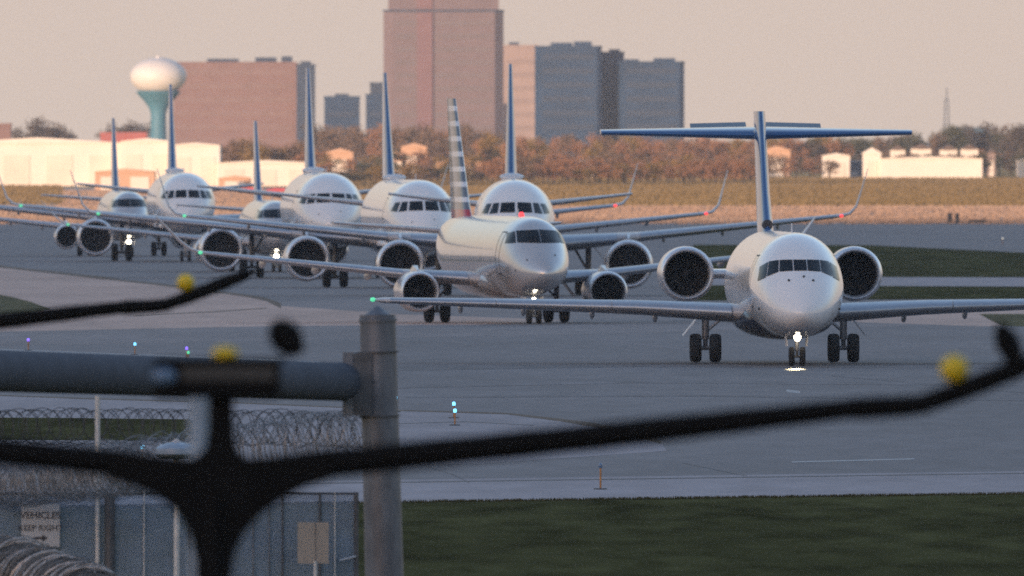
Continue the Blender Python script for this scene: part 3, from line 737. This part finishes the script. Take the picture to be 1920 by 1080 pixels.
# hangars on the left, houses and long sheds on the right
def shed(name, label, px0, px1, py_eave, d, depth, wall, rise=.6, doors=0, cat='hangar', roofm=None, group=None):
    x0, x1, zt = rect(px0, px1, py_eave, d); w = x1 - x0; zb = zg(d); h = zt - zb
    t = thing(name, label, cat, ((x0 + x1) / 2, d, zb), 0, group)
    wo = prism(MB(), -w / 2, w / 2, 0, depth, -.3, h).build('wall', wall, t, False)
    rr = [[(-w / 2 - .3, y, h + .01), (0, y, h + rise), (w / 2 + .3, y, h + .01), (0, y, h - .1)] for y in (-.3, depth + .3)]
    MB().loft(rr).build('roof', roofm or wall, t, False)
    for i in range(doors):
        bx = -w / 2 + w * (i + .5) / doors
        MB().box((bx, -.03, h * .36), (w / doors * .62, .16, h * .72)).build('door', M['doorm'], t, False)
    return t
shed('hangar', 'cream hangar at the left edge of the picture, longest of the sunlit row', -90, 232, 268, 4700, 30, M['hangar'], .9, 4)
shed('hangar', 'sunlit cream hangar with a slightly raised roof right of the leftmost one', 226, 324, 265, 4696, 28, M['hangar'], .5, 2)
shed('hangar', 'cream hangar with a stepped front, right of the water tower foot', 320, 412, 272, 4692, 28, M['hangar'], .4, 2)
shed('hangar', 'low cream hangar below brown trees, right end of the sunlit row', 408, 590, 305, 4688, 24, M['hangar'], .4, 3)
shed('workshop', 'low ochre workshop in front of the cream hangars', 178, 290, 322, 4350, 16, M['hangar2'], .5, 2, 'workshop')
shed('workshop', 'small ochre shed at the left between the hangars and the golden grass', 410, 470, 334, 4400, 10, M['hangar2'], .4, 1, 'workshop')
def truck(px0, px1, py, d, col, label):
    x0, x1, zt = rect(px0, px1, py, d); w = x1 - x0; h = zt - zg(d)
    t = thing('service_truck', label, 'truck', ((x0 + x1) / 2, d, zg(d) + .01))
    MB().box((w * .12, 0, h * .58), (w * .74, 2.2, h * .78)).build('cargo_box', col, t, False)
    prism(MB(), -w * .5, -w * .27, -1.05, 1.05, h * .2, h * .8).build('cab', col, t, False)
    MB().box((-w * .505, 0, h * .62), (.06, 1.7, h * .22)).build('windscreen', M['glass'], t, False)
    for q in (-.36, .1, .36):
        for s in (-1, 1):
            wb = MB(); wb.lathe([(-.15, .02), (-.15, h * .19), (.15, h * .19), (.15, .02)], (q * w, s * .95, h * .19), (0, 1, 0), 18)
            wb.build('wheel', M['tyre'], t)
M['redtruck'] = bm_('red_truck_paint', (.42, .05, .07), .4, .1, 1)
truck(452, 492, 351, 4200, M['redtruck'], 'red service truck far off behind the left jets, left of two')
truck(500, 536, 353, 4150, M['redtruck'], 'red service truck far off behind the left jets, right of two')
shed('shed', 'white shed left of a dark block beneath the T-tail jet tailplane tip', 1542, 1594, 292, 5600, 10, M['hangar'], .5, 1, 'shed')
block('dark_shed', 'dark boxy shed between two white buildings on the right', 1594, 1619, 300, 5590, 8, M['dgrey'], 'shed', parapet=False)
shed('shed', 'white gabled house at the left end of the long low white building', 1618, 1652, 288, 5564, 9, M['hangar'], 1.2, 1, 'house')
shed('long_shed', 'long low white building on the right edge of the golden field', 1652, 1842, 297, 5560, 12, M['hangar'], .35, 0, 'shed')
shed('long_shed', 'white shed cut by the right edge of the picture', 1908, 2010, 300, 5620, 12, M['hangar'], .4, 2, 'shed')
for (a, b, y), lb in zip(((1670, 1697, 281), (1708, 1746, 279), (1762, 1795, 281), (1801, 1834, 280)),
                         ('leftmost', 'widest', 'third from the left', 'rightmost')):
    shed('house', 'cream house in the row above the long white building, ' + lb, a, b, y, 5850, 10, M['hangar'], 1.0, 1, 'house', M['houseroof'], 'houses above the long white building')
shed('house', 'small pinkish house among the trees right of the long white building', 1852, 1866, 287, 5850, 8, M['creamw'], .8, 1, 'house', M['houseroof'])
for (a, b, y, lb) in ((612, 662, 286, 'ochre house among brown trees right of the tall fin left of the rose tower'), (716, 762, 292, 'ochre house half behind the fin below the rose tower'), (752, 800, 276, 'tall ochre house below the middle of the rose tower'),
                      (818, 905, 305, 'long low ochre house just right of the striped tail fin'), (1066, 1124, 306, 'pinkish cream house among rust trees left of the T-tail'), (1432, 1482, 282, 'golden house right behind the T-tail fin')):
    shed('house', lb, a, b, y, 5750, 10, M['hangar2'], .9, 1, 'house')
d = 7800; s_ = FPX / d
mt = thing('radio_mast', 'thin lattice radio mast above the trees on the far right', 'mast', ((1775 - 960) / s_, d, 0))
zt = CH + (HY - 185) / s_
lat = MB()
for sx, sy in ((-1, -1), (1, -1), (1, 1), (-1, 1)): lat.tube([(sx * .9, sy * .9, -.3), (sx * .45, sy * .45, zt)], .12, 6)
for k in range(16):
    z0, z1 = zt * k / 16, zt * (k + 1) / 16; a0, a1 = .9 - .45 * k / 16, .9 - .45 * (k + 1) / 16
    for sy in (-1, 1):
        lat.tube([(-a0, sy * a0, z0), (a1, sy * a1, z1)], .06, 5); lat.tube([(sy * a0, -a0, z0), (sy * a1, a1, z1)], .06, 5)
lat.build('lattice', M['dgrey'], mt)
MB().tube([(0, 0, zt - .5), (0, 0, zt + 3)], .12, 6).build('antenna', M['dgrey'], mt)
block('blue_roofed_building', 'low blue building among dark trees on the far right', 1788, 1852, 239, 7000, 14, bm_('blue_cladding', (.05, .11, .17)), parapet=False)

# trees
LEAF = {k: mat('leaves_' + k, c, .8, col2=c2, nscale=.9, spec=.15) for k, c, c2 in (
    ('rust', (.25, .125, .072), (.32, .175, .10)), ('brown', (.155, .105, .07), (.21, .14, .095)), ('gold', (.20, .13, .045), (.27, .175, .06)), ('green', (.06, .062, .035), (.09, .09, .05)), ('grey', (.075, .062, .05), (.115, .09, .07)))}
M['bark'] = mat('bark', (.06, .045, .035), .9, noise=.3, nscale=3)
def tree_proto(seed, h):
    rnd = random.Random(seed)
    tr = MB(); tr.tube([(0, 0, -.2), (rnd.uniform(-.1, .1), 0, h * .35), (rnd.uniform(-.3, .3), rnd.uniform(-.3, .3), h * .75)], [h * .03, h * .022, h * .008], 8)
    blobs = []
    for k in range(13):
        a = rnd.uniform(0, 6.28); q = rnd.uniform(.05, .36) * h; z = rnd.uniform(.28, .9) * h
        q *= 1.1 - abs(z / h - .5) * 1.3
        c = Vector((q * math.cos(a), q * math.sin(a), z)); blobs.append((c, rnd.uniform(.10, .19) * h))
        tr.tube([(0, 0, h * rnd.uniform(.25, .5)), c * .6 + Vector((0, 0, z * .35)), c], [h * .012, h * .008, h * .004], 6)
    cr = MB()
    for c, r in blobs:
        for _ in range(95):
            v = Vector((rnd.gauss(0, 1), rnd.gauss(0, 1), rnd.gauss(0, .8))).normalized() * r * rnd.uniform(.35, 1.05)
            n = Vector((rnd.gauss(0, 1), rnd.gauss(0, 1), rnd.gauss(0, 1))).normalized(); u = n.orthogonal().normalized(); w_ = n.cross(u)
            q = rnd.uniform(.014, .028) * h; p = c + v
            cr.add([p + u * q, p + w_ * q * .7, p - u * q, p - w_ * q * .7], [(0, 1, 2, 3)])
    return tr.build('trunk', M['bark']), cr.build('crown', LEAF['rust'], smooth=False)
PROT = [tree_proto(100 + k, 10.0) for k in range(6)]
for a, b in PROT:
    for o in (a, b): C.objects.unlink(o)
NAMES = {'rust': 'rust-red autumn tree in the line of trees beyond the airfield', 'brown': 'brown half-bare tree in the line of trees beyond the airfield', 'gold': 'golden autumn tree in the line of trees beyond the airfield', 'green': 'dark green tree in the line of trees beyond the airfield', 'grey': 'grey-brown hazy tree in the far line of trees'}
def plant(px, ptop, d, kind):
    x = (px - 960) * d / FPX; h = CH - (ptop - HY) * d / FPX - zg(d)
    if h < 1.5: return
    t = thing('tree', NAMES[kind], 'tree', (x, d, zg(d)), random.uniform(0, 6.28), kind + ' trees beyond the airfield')
    k = h / 10.0 * random.uniform(.97, 1.03); q = max(k, .75) * random.uniform(.95, 1.25)
    a, b = PROT[random.randrange(6)]
    for o in (a, b):
        c = o.copy(); c.parent = t; C.objects.link(c); c.scale = (q, q, k)
        if o is b:
            c.material_slots[0].link = 'OBJECT'; c.material_slots[0].material = LEAF[kind]
rt = random.Random(5)
for i in range(13): plant(412 + i * 14 + rt.uniform(-4, 4), 262 + rt.uniform(-8, 10), rt.uniform(4950, 5200), rt.choice(('brown', 'brown', 'rust', 'gold')))
for i in range(7): plant(24 + i * 18 + rt.uniform(-5, 5), 222 + abs(i - 3) * 6 + rt.uniform(-4, 4), rt.uniform(6700, 7000), 'grey')
for i in range(4): plant(215 + i * 20, 228 + rt.uniform(-5, 5), 7400, 'grey')
for i in range(26): plant(590 + i * 13.5 + rt.uniform(-5, 5), 236 + rt.uniform(-14, 14), rt.uniform(6000, 6700), rt.choice(('brown', 'brown', 'grey', 'brown', 'rust')))
for i in range(12): plant(600 + i * 26 + rt.uniform(-8, 8), 288 + rt.uniform(-8, 12), rt.uniform(5450, 5650), rt.choice(('brown', 'rust', 'gold', 'green')))
for i in range(7): plant(905 + i * 15 + rt.uniform(-4, 4), 252 + rt.uniform(-6, 8), rt.uniform(5600, 5900), rt.choice(('gold', 'gold', 'rust')))
for i in range(44): plant(1005 + i * 13 + rt.uniform(-5, 5), 254 + rt.uniform(-8, 12), rt.uniform(5850, 6600), rt.choice(('rust', 'rust', 'brown', 'rust', 'gold')))
for i in range(26): plant(1005 + i * 22 + rt.uniform(-8, 8), 292 + rt.uniform(-10, 12), rt.uniform(5550, 5800), rt.choice(('rust', 'brown', 'rust', 'brown')))
for i in range(40): plant(915 + i * 12.5 + rt.uniform(-5, 5), 300 + rt.uniform(-12, 14), rt.uniform(4850, 5150), rt.choice(('rust', 'rust', 'brown', 'gold')))
for i in range(24): plant(600 + i * 13 + rt.uniform(-5, 5), 312 + rt.uniform(-8, 14), rt.uniform(4900, 5150), rt.choice(('brown', 'green', 'gold', 'brown')))
for i in range(28): plant(1525 + i * 15 + rt.uniform(-5, 5), 252 - 16 * min(1, max(0, (i - 10) / 8)) + rt.uniform(-8, 8), rt.uniform(6100, 6900), rt.choice(('green', 'brown', 'green', 'grey')))
for i in range(16): plant(1640 + i * 18 + rt.uniform(-6, 6), 283 + rt.uniform(-6, 8), rt.uniform(5900, 6000), rt.choice(('green', 'brown', 'rust')))

for i in range(21): plant(1656 + i * 9.2 + rt.uniform(-2, 2), 288 + rt.uniform(-2, 3), rt.uniform(5690, 5730), rt.choice(('green', 'brown')))

# ------------------------------------------------------------------ near: mast-arm pole
d = 450.0
top, bot = P(708, 590, d), P(724, 1340, d); bot.z = 0
pole = thing('mast_arm_pole', 'thick grey galvanised pole with a conical cap carrying a big horizontal pipe', 'pole', (bot.x, d, 0))
k = d / FPX
MB().lathe([(0, 37 * k), (top.z, 33.5 * k)], (0, 0, 0), Vector((top.x - bot.x, 0, top.z)), 40, cap=True).build('post', M['galv'], pole)
ax = Vector((top.x - bot.x, 0, top.z)).normalized()
def on_pole(py): return Vector((top.x + (bot.x - top.x) * (py - 590) / 750 - bot.x, 0, CH - (py - HY) * k))
MB().lathe([(-7 * k, 34 * k), (-6.5 * k, 36 * k), (-.5 * k, 36 * k), (0, 35 * k), (23 * k, 3 * k), (24 * k, .5 * k)], on_pole(597), ax, 36, cap=True).build('cap', M['galv'], pole)
for py in (660, 780):
    MB().lathe([(-1.4 * k, 33 * k), (-1.4 * k, 39 * k), (1.4 * k, 39 * k), (1.4 * k, 33 * k)], on_pole(py), ax, 36).build('clamp_ring', M['galv_d'], pole)
c = on_pole(720)
MB().box(c + Vector((-30 * k, -.25, 0)), (34 * k, .10, 118 * k)).build('clamp_plate', M['galv_d'], pole, False)
fl = MB().box(c + Vector((-58 * k, 0, 0)), (20 * k, .60, 120 * k)).box(c + Vector((-44 * k, -.08, 0)), (10 * k, .12, 112 * k)).build('arm_flange', M['galv'], pole, False)
for sy in (-.2, .2):
    for sz in (-52, -18, 18, 52):
        MB().lathe([(-.07, .022), (.10, .022)], c + Vector((-56 * k, sy, sz * k)), (1, 0, 0), 6, cap=True).build('bolt', M['galv_d'], fl, False)
MB().lathe([(-.05, .014), (.05, .014)], c + Vector((-8 * k, -.27, 4 * k)), (1, 0, 0), 8, cap=True).build('bolt', M['galv_d'], pole, False)
e0 = P(648, 716, d) - Vector((bot.x, d, 0)); e1 = P(-60, 693.5, d - 24) - Vector((bot.x, d, 0)); e2 = e0 + (e1 - e0) * 1.9
MB().tube([e0, e1, e2], [36 * k, 37.5 * k, 39 * k], 40).build('arm', M['galv_a'], pole)

# ------------------------------------------------------------------ near: black branched lamp posts
def lamp_post(label, px, d, bud, tagc='black branched lamp posts'):
    x = (px - 960) * d / FPX
    t = thing('branched_lamp_post', label, 'lamp post', (x, d, 0), 0, tagc)
    k = 180.0 / FPX
    def L(qx, qy): return Vector(((qx - 402) * k, 0, CH - (qy - HY) * k))
    def bar(pts, name, depth=.10, par=t, m='black'):
        """a tapering flat arm: (x, y, thickness) in rows of the drawing, given a real depth"""
        rings = []
        for i, (qx, qy, th) in enumerate(pts):
            a = pts[min(i + 1, len(pts) - 1)]; b = pts[max(i - 1, 0)]
            dx, dz = (a[0] - b[0]), -(a[1] - b[1]); q = math.hypot(dx, dz); n = Vector((-dz / q, 0, dx / q))
            p = L(qx, qy); h = th * k / 2
            rings.append([p + n * h * math.sin(a_) + Vector((0, depth / 2 * math.cos(a_), 0)) for a_ in [2 * math.pi * j / 14 for j in range(14)]])
        return MB().loft(rings).build(name, M[m], par)
    def bump(pts):
        out = []
        for a, b in zip(pts, pts[1:]):
            for i in range(6):
                f = i / 6; out.append(tuple(a[j] + (b[j] - a[j]) * f + (random.uniform(-1.5, 1.5) if j == 2 else 0) for j in range(3)))
        return out + [pts[-1]]
    MB().lathe([(0, .13), (.25, .13), (.3, .10), (L(0, 1500).z, .096), (L(0, 1000).z, .088), (L(0, 930).z, .07)], (0, 0, 0), (0, 0, 1), 24, cap=True).build('post', M['black'], t)
    # flared head of the trunk: outline with the two curved gussets
    left = [(366, 1090), (366, 1050), (352, 993), (328, 957), (298, 934), (258, 915), (200, 898)]
    right = [(434, 1090), (440, 1040), (458, 1000), (490, 965), (530, 937), (570, 915), (625, 897)]
    upl = [(391, 700), (390, 800), (384, 842), (362, 860), (290, 853), (235, 846), (200, 841)]
    upr = [(438, 700), (439, 800), (444, 842), (462, 859), (520, 854), (580, 846), (625, 841)]
    out = left + upl[::-1] + upr + right[::-1]
    m = MB(); n = len(out)
    m.add([L(*p) + Vector((0, -.05, 0)) for p in out] + [L(*p) + Vector((0, .05, 0)) for p in out], [tuple(range(n)), tuple(range(2 * n - 1, n - 1, -1))] + [(i, (i + 1) % n, n + (i + 1) % n, n + i) for i in range(n)])
    ho = m.build('forked_head', M['black'], t, False)
    bv = ho.modifiers.new('bevel', 'BEVEL'); bv.width = .02; bv.segments = 3; bv.limit_method = 'ANGLE'
    for pts, s in (([(560, 875, 58), (712, 860, 55), (950, 836, 54), (1200, 810, 51), (1400, 788, 46), (1590, 767, 39), (1610, 766, 44), (1690, 762, 42), (1740, 757, 38)], 1),):
        a = bar(bump(pts), 'arm')
        bar(bump([(1725, 759, 38), (1790, 737, 40), (1850, 714, 42), (1905, 692, 40), (1960, 671, 32), (2002, 655, 10)]), 'arm_tip', .09, a)
        MB().ball(L(1789, 692) + Vector((0, -.02, 0)), 27 * k, 18).build('yellow_knob', M['yellow'], a)
        if bud: bar([(1905, 690, 24), (1900, 665, 42), (1888, 640, 50), (1878, 618, 34), (1872, 606, 8)], 'bud', .10, a)
    a = bar(bump([(250, 872, 54), (100, 856, 54), (0, 847, 54), (-300, 817, 52), (-560, 792, 48), (-800, 770, 42), (-900, 764, 40)]), 'arm')
    bar(bump([(-890, 764, 46), (-960, 742, 50), (-1020, 712, 50), (-1080, 676, 44), (-1140, 620, 12)]), 'arm_tip', .09, a)
    MB().ball(L(-955, 700), 27 * k, 18).build('yellow_knob', M['yellow'], a)
    # the lamp box on top
    c = L(408, 709)
    hb = MB().box(c, (238 * k, .30, 74 * k)).build('lamp_box', M['black'], t, False)
    bv = hb.modifiers.new('bevel', 'BEVEL'); bv.width = .015; bv.segments = 2
    MB().box(c + Vector((20 * k, -.152, 9 * k)), (176 * k, .012, 26 * k)).build('face_panel', M['panel'], hb, False)
    MB().ball(c + Vector((-100 * k, -.15, 4 * k)), (24 * k, .03, 16 * k), 16).build('lens', M['lens'], hb)
    MB().ball(L(422, 663), (26 * k, 22 * k, 14 * k), 16).build('yellow_knob', M['yellow'], hb)
    b = bar([(566, 662, 14), (556, 653, 42), (540, 637, 64), (524, 618, 56), (514, 603, 22)], 'bud', .10, hb)
    MB().tube([L(500, 690) + Vector((0, .1, 0)), L(556, 656) + Vector((0, .03, 0))], 4 * k, 8).build('bud_stalk', M['black'], hb)
    return t
lamp_post('black branched lamp post in front, its forked trunk and long arm crossing the whole picture', 402, 180, True)
lamp_post('black branched lamp post at the left edge, only one arm with a yellow knob showing', -523, 286.6, False)
# pale pole and dome near the lamp post
d = 190.0; b = P(372, 800, d)
pp = thing('pale_pole', 'blurred pale blue pole standing just left of the black trunk', 'pole', (b.x, d, 0))
MB().lathe([(0, .075), (.06, .075), (.07, .07), (CH - (742 - HY) * d / FPX, .066)], (0, 0, 0), (0, 0, 1), 20, cap=True).build('shaft', M['pale'], pp)
MB().lathe([(0, .10), (.02, .10), (.02, .05)], (0, 0, 0), (0, 0, 1), 20, cap=True).build('foot', M['galv_d'], pp)
d = 486.0; b = P(331, 850, d); k = d / FPX
dm = thing('domed_lamp', 'pale blue domed lamp head with a small white cap, low left of the black trunk', 'lamp', (b.x, d, 0))
zt = CH - (829 - HY) * k
MB().lathe([(zt - 30 * k, 30 * k), (zt - 22 * k, 41 * k), (zt - 12 * k, 40 * k), (zt - 5 * k, 31 * k), (zt - 1 * k, 14 * k), (zt, 1 * k)], (0, 0, 0), (0, 0, 1), 32, cap=True).build('shade', M['pale'], dm)
MB().lathe([(zt - 1 * k, 9 * k), (zt + 2 * k, 9 * k), (zt + 3 * k, 5 * k), (zt + 6 * k, 5 * k), (zt + 6.5 * k, 1 * k)], (0, 0, 0), (0, 0, 1), 16).build('cap', M['sign'], dm)
MB().tube([(0, 0, 0), (0, 0, zt - 25 * k)], .05, 14).build('post', M['galv_l'], dm)

# ------------------------------------------------------------------ near: perimeter fence, razor wire, signs
FD = 490.0; k = FD / FPX
x0, x1 = P(-420, 0, FD).x, P(672, 0, FD).x
ft = CH - (925 - HY) * k
fence = thing('chain_link_fence', 'blue-grey wire mesh fence with steel posts, in the lower left', 'fence', (x0, FD, 0))
w = MB(); r = .0062; L_ = x1 - x0; n = int((L_ + ft) / .044)
for fam in (0, 1):
    for i in range(n):
        a = i * .044
        p0 = (a, 0) if a <= L_ else (L_, a - L_)
        p1 = (a - ft, ft) if a - ft >= 0 else (0, a)
        q = [Vector((px, 0, pz)) if fam == 0 else Vector((L_ - px, .006, pz)) for px, pz in (p0, p1)]
        n_ = (q[1] - q[0]); n_ = Vector((-n_.z, 0, n_.x)).normalized() * r
        w.add([q[0] - n_, q[0] + n_, q[1] + n_, q[1] - n_, q[0] + Vector((0, r, 0)), q[1] + Vector((0, r, 0))], [(0, 1, 2, 3), (1, 4, 5, 2), (4, 0, 3, 5)])
w.build('wire_mesh', M['mesh'], fence, False)
for px, wd, m in ((81, 5, 'galv_d'), (183, 10, 'galv_l'), (206, 20, 'galv_d'), (270, 3, 'galv_l'), (327, 3.4, 'galv_l'), (355, 5, 'galv_d'), (475, 3, 'galv'), (505, 3, 'galv'), (530, 4, 'galv_d'), (600, 5, 'galv_d'), (628, 3, 'galv_l'), (668, 9, 'galv_d')):  # the widest is a broad dark upright band
    xx = P(px, 0, FD).x - x0
    hp = CH - (742 - HY) * k if px == 183 else ft + .02
    MB().tube([(xx, -.05, 0), (xx, -.05, hp)], wd * k / 2, 12).build('fence_post', M[m], fence)
MB().tube([(0, -.03, ft), (L_, -.03, ft)], .018, 10).build('top_rail', M['galv_d'], fence)
MB().tube([P(637, 1051, FD) - Vector((x0, FD, 0)) + Vector((0, -.1, 0)), P(668, 1043, FD) - Vector((x0, FD, 0)) + Vector((0, -.1, 0))], .018, 8).build('latch_bar', M['galv_l'], fence)

def coil(label, pts, r, pitch, tape, m, seed, jit=.15, two=True, name='razor_wire_coil', barbs=True):
    rnd = random.Random(seed); pts = [Vector(p) for p in pts]; mb = MB()
    seg = [(b - a).length for a, b in zip(pts, pts[1:])]; tot = sum(seg)
    def along(s):
        i = 0
        while i < len(seg) - 1 and s > seg[i]: s -= seg[i]; i += 1
        return pts[i] + (pts[i + 1] - pts[i]) * (s / seg[i]), (pts[i + 1] - pts[i]).normalized()
    for hand in ((1, -1) if two else (1,)):
        turns = tot / pitch; N = int(turns * 22); path = []
        rr = r; ph = rnd.uniform(0, 6)
        for i in range(N + 1):
            if i % 22 == 0: rr = r * (1 + rnd.uniform(-jit, jit) * .5); dz = rnd.uniform(-jit, jit) * r * .4; ds = rnd.uniform(-jit, jit) * pitch * 1.6
            c, t = along(min(max(tot * i / N + ds * math.sin(i / 22 * 3.14), 0), tot * .9999))
            u = t.cross(Vector((0, 0, 1))).normalized(); v = u.cross(t)
            a = hand * 2 * math.pi * turns * i / N + ph
            path.append(c + u * rr * math.cos(a) + v * (rr * math.sin(a) + dz))
        mb.tube(path, tape, 5)
        if barbs:
            for i in range(0, N, 3):
                p = path[i]; q = Vector((rnd.gauss(0, 1), rnd.gauss(0, 1), rnd.gauss(0, 1))).normalized() * tape * 3.2; s_ = q.orthogonal().normalized() * tape
                mb.add([p + q, p + s_, p - q, p - s_], [(0, 1, 2, 3)])
    c0 = pts[0]
    o = mb.build(name, M[m], None, True, c0); o.location = c0
    return tag(o, label, 'razor wire')
coil('thin dark coil of razor wire stretched open above the dense roll', [P(-300, 800, 504.0), P(240, 798, 496.0), P(700, 806, 488.8)], .29, .38, .0075, 'tape_d', 11, .2)
coil('dense grey roll of razor wire along the top of the mesh fence', [P(-300, 930, 498.0), P(60, 900, 494.0), P(300, 872, 491.0), P(480, 846, 489.5), P(690, 818, 487.5)], .46, .11, .0066, 'tape', 12, .3)
coil('second dense grey roll of razor wire sagging lowest at the left edge', [P(-300, 928, 495.0), P(60, 904, 489.0), P(270, 880, 486.0)], .35, .08, .0062, 'tape', 13, .3)
coil('tight roll of dark razor wire filling the bottom left corner', [P(-200, 1050, 474.0), P(40, 1092, 470.0), P(185, 1150, 466.0)], .61, .062, .009, 'tape_m', 14, .3)
coil('wide bright rust-flecked loops wound round the dark roll in the bottom left corner', [P(-200, 1050, 474.0), P(40, 1092, 470.0), P(185, 1150, 466.0)], .67, .72, .021, 'tape_w', 15, .10, True)

def text_mesh(body, size, loc, m, parent, name='lettering'):
    cu = bpy.data.curves.new('lettering', 'FONT'); cu.body = body; cu.size = size; cu.align_x = 'CENTER'; cu.extrude = .002; cu.offset = size * .012
    o = bpy.data.objects.new('tmp', cu); C.objects.link(o)
    bpy.context.view_layer.update()
    me = bpy.data.meshes.new_from_object(o.evaluated_get(bpy.context.evaluated_depsgraph_get()))
    bpy.data.objects.remove(o); bpy.data.curves.remove(cu)
    me.name = name; me.materials.clear(); me.materials.append(m)
    t = bpy.data.objects.new(name, me); C.objects.link(t); t.parent = parent
    t.location = loc; t.rotation_euler = (math.pi / 2, 0, 0)
    return t
sc = P(76, 985, FD - .12)
sg = thing('traffic_sign', 'white sign reading VEHICLES KEEP RIGHT over an arrow, hung on the mesh fence', 'sign', (sc.x, sc.y, sc.z))
pb = MB().box((0, 0, 0), (72 * k, .006, 80 * k)).build('board', M['sign'], sg, False)
text_mesh('VEHICLES', 18 * k, (0, -.006, 13 * k), M['ink'], sg)
text_mesh('KEEP RIGHT', 15.5 * k, (0, -.006, -10 * k), M['ink'], sg)
ar = [(-14, 2.2), (3, 2.2), (3, 7), (14, 0), (3, -7), (3, -2.2), (-14, -2.2)]
MB().add([(a * k, -.006, (b - 24) * k) for a, b in ar], [tuple(range(7))]).build('arrow', M['ink'], sg, False)
bc = P(587, 1018, FD - 1.2)
bs = thing('signboard', 'beige back of a rectangular sign on a thin post, left of the steel pole', 'sign', (bc.x, bc.y, 0))
MB().box((0, 0, bc.z), (58 * k, .01, 77 * k)).build('board', M['sign_b'], bs, False)
MB().box((4 * k, .02, bc.z), (3 * k, .02, 76 * k)).build('stiffener', M['galv_d'], bs, False)
MB().tube([(4 * k, -.035, 0), (4 * k, -.035, bc.z - 34 * k)], 3.4 * k, 10).build('post', M['galv_l'], bs)
MB().box((4.5 * k, -.009, bc.z), (1.2 * k, .006, 76 * k)).build('seam', M['galv_d'], bs, False)

# ------------------------------------------------------------------ near grass
rg = random.Random(21); gm = MB()
def shoulder_y(x):                                   # the near edge of the pale shoulder, in metres
    a, b = G(-2600, 988), G(4500, 891)
    return a[1] + (b[1] - a[1]) * (x - a[0]) / (b[0] - a[0])
def tuft(x, y, h):
    for _ in range(3):
        a = rg.uniform(0, 6.28); lean = rg.uniform(.1, .6) * h; q = rg.uniform(.006, .014)
        dx, dy = math.cos(a), math.sin(a); ox, oy = rg.uniform(-.05, .05), rg.uniform(-.05, .05)
        gm.add([(x + ox - dy * q, y + oy + dx * q, 0), (x + ox + dy * q, y + oy - dx * q, 0), (x + ox + dx * lean, y + oy + dy * lean, h)], [(0, 1, 2)])
for _ in range(0):
    x = rg.uniform(-17, 17); yl = shoulder_y(x)
    y = yl - (rg.random() ** 1.6) * min(120, yl - 505)
    tuft(x, y, rg.uniform(.02, .05))
for _ in range(6000):
    x = rg.uniform(-17, 17); tuft(x, shoulder_y(x) + rg.gauss(0, .4) - .3, rg.uniform(.02, .075))
go = gm.build('grass', mat('grass_blades', (.050, .050, .022), .9, col2=(.066, .064, .03), nscale=.35, stretch=(1, .3, 1), spec=.1), None, False)
tag(go, 'short dark green grass in front of the pale taxiway shoulder', 'grass', kind='stuff')

# standing dry grass far off, where the low sun reaches the field
def dry_grass(name, label, n, y0, y1, h0, h1, w0, w1, m, inside, seed):
    q = random.Random(seed); mb = MB(); k = 0
    while k < n:
        y = q.uniform(y0 ** .5, y1 ** .5) ** 2; x = q.uniform(-130, 130) * y / 5000 * 1.05
        if not inside(x * FPX / y + 960, y): continue
        k += 1
        for _ in range(3):
            a = q.gauss(0, .8); h = q.uniform(h0, h1); w = q.uniform(w0, w1) / 2; dx, dy = math.cos(a) * w, math.sin(a) * w
            ox, oy = q.uniform(-.5, .5), q.uniform(-.5, .5); l1, l2 = q.gauss(0, .25) * h, q.gauss(0, .25) * h
            mb.add([(x + ox - dx, y + oy - dy, zg(y)), (x + ox + dx, y + oy + dy, zg(y)), (x + ox + dx * .7 + l1, y + oy + dy * .7 + l2, zg(y) + h), (x + ox - dx * .5 + l1, y + oy - dy * .5 + l2, zg(y) + h * .8)], [(0, 1, 2, 3)])
    return tag(mb.build(name, m, None, False), label, 'grass', kind='stuff')
M['gold_blade'] = mat('golden_grass_blades', (.168, .122, .060), .9, col2=(.205, .155, .085), nscale=.03, stretch=(1, .2, 1), spec=.0)
M['tan_blade'] = mat('tan_grass_blades', (.29, .20, .15), .9, col2=(.34, .25, .195), nscale=.04, stretch=(1, .15, 1), spec=.0)
dry_grass('dry_grass', 'sunlit golden dry grass across the field below the white sheds and trees', 42000, 3330, 5650, .22, .42, .10, .26, M['gold_blade'], lambda px, y: px > 620 or (px < 115 and y > 3400), 31)
dry_grass('dry_grass', 'pinkish tan dry grass in a strip nearer than the golden field', 30000, 2650, 4300, .12, .22, .10, .25, M['tan_blade'], lambda px, y: y < 3330 or 115 <= px <= 620, 32)

# ------------------------------------------------------------------ air
hb = MB(); prism(hb, -4400, 4400, -2450, 12100, -1.6, 235)
me_ = bpy.data.materials.new('haze'); me_.use_nodes = True
n_, l_ = me_.node_tree.nodes, me_.node_tree.links
n_.remove(n_['Principled BSDF'])
pv = n_.new('ShaderNodeVolumePrincipled')
pv.inputs['Color'].default_value = (.84, .88, .97, 1); pv.inputs['Density'].default_value = .000030; pv.inputs['Anisotropy'].default_value = .2
l_.new(pv.outputs[0], n_['Material Output'].inputs['Volume'])
hz = hb.build('haze', me_, None, False)
tag(hz, 'thin warm haze over the whole airfield', 'haze', kind='stuff')
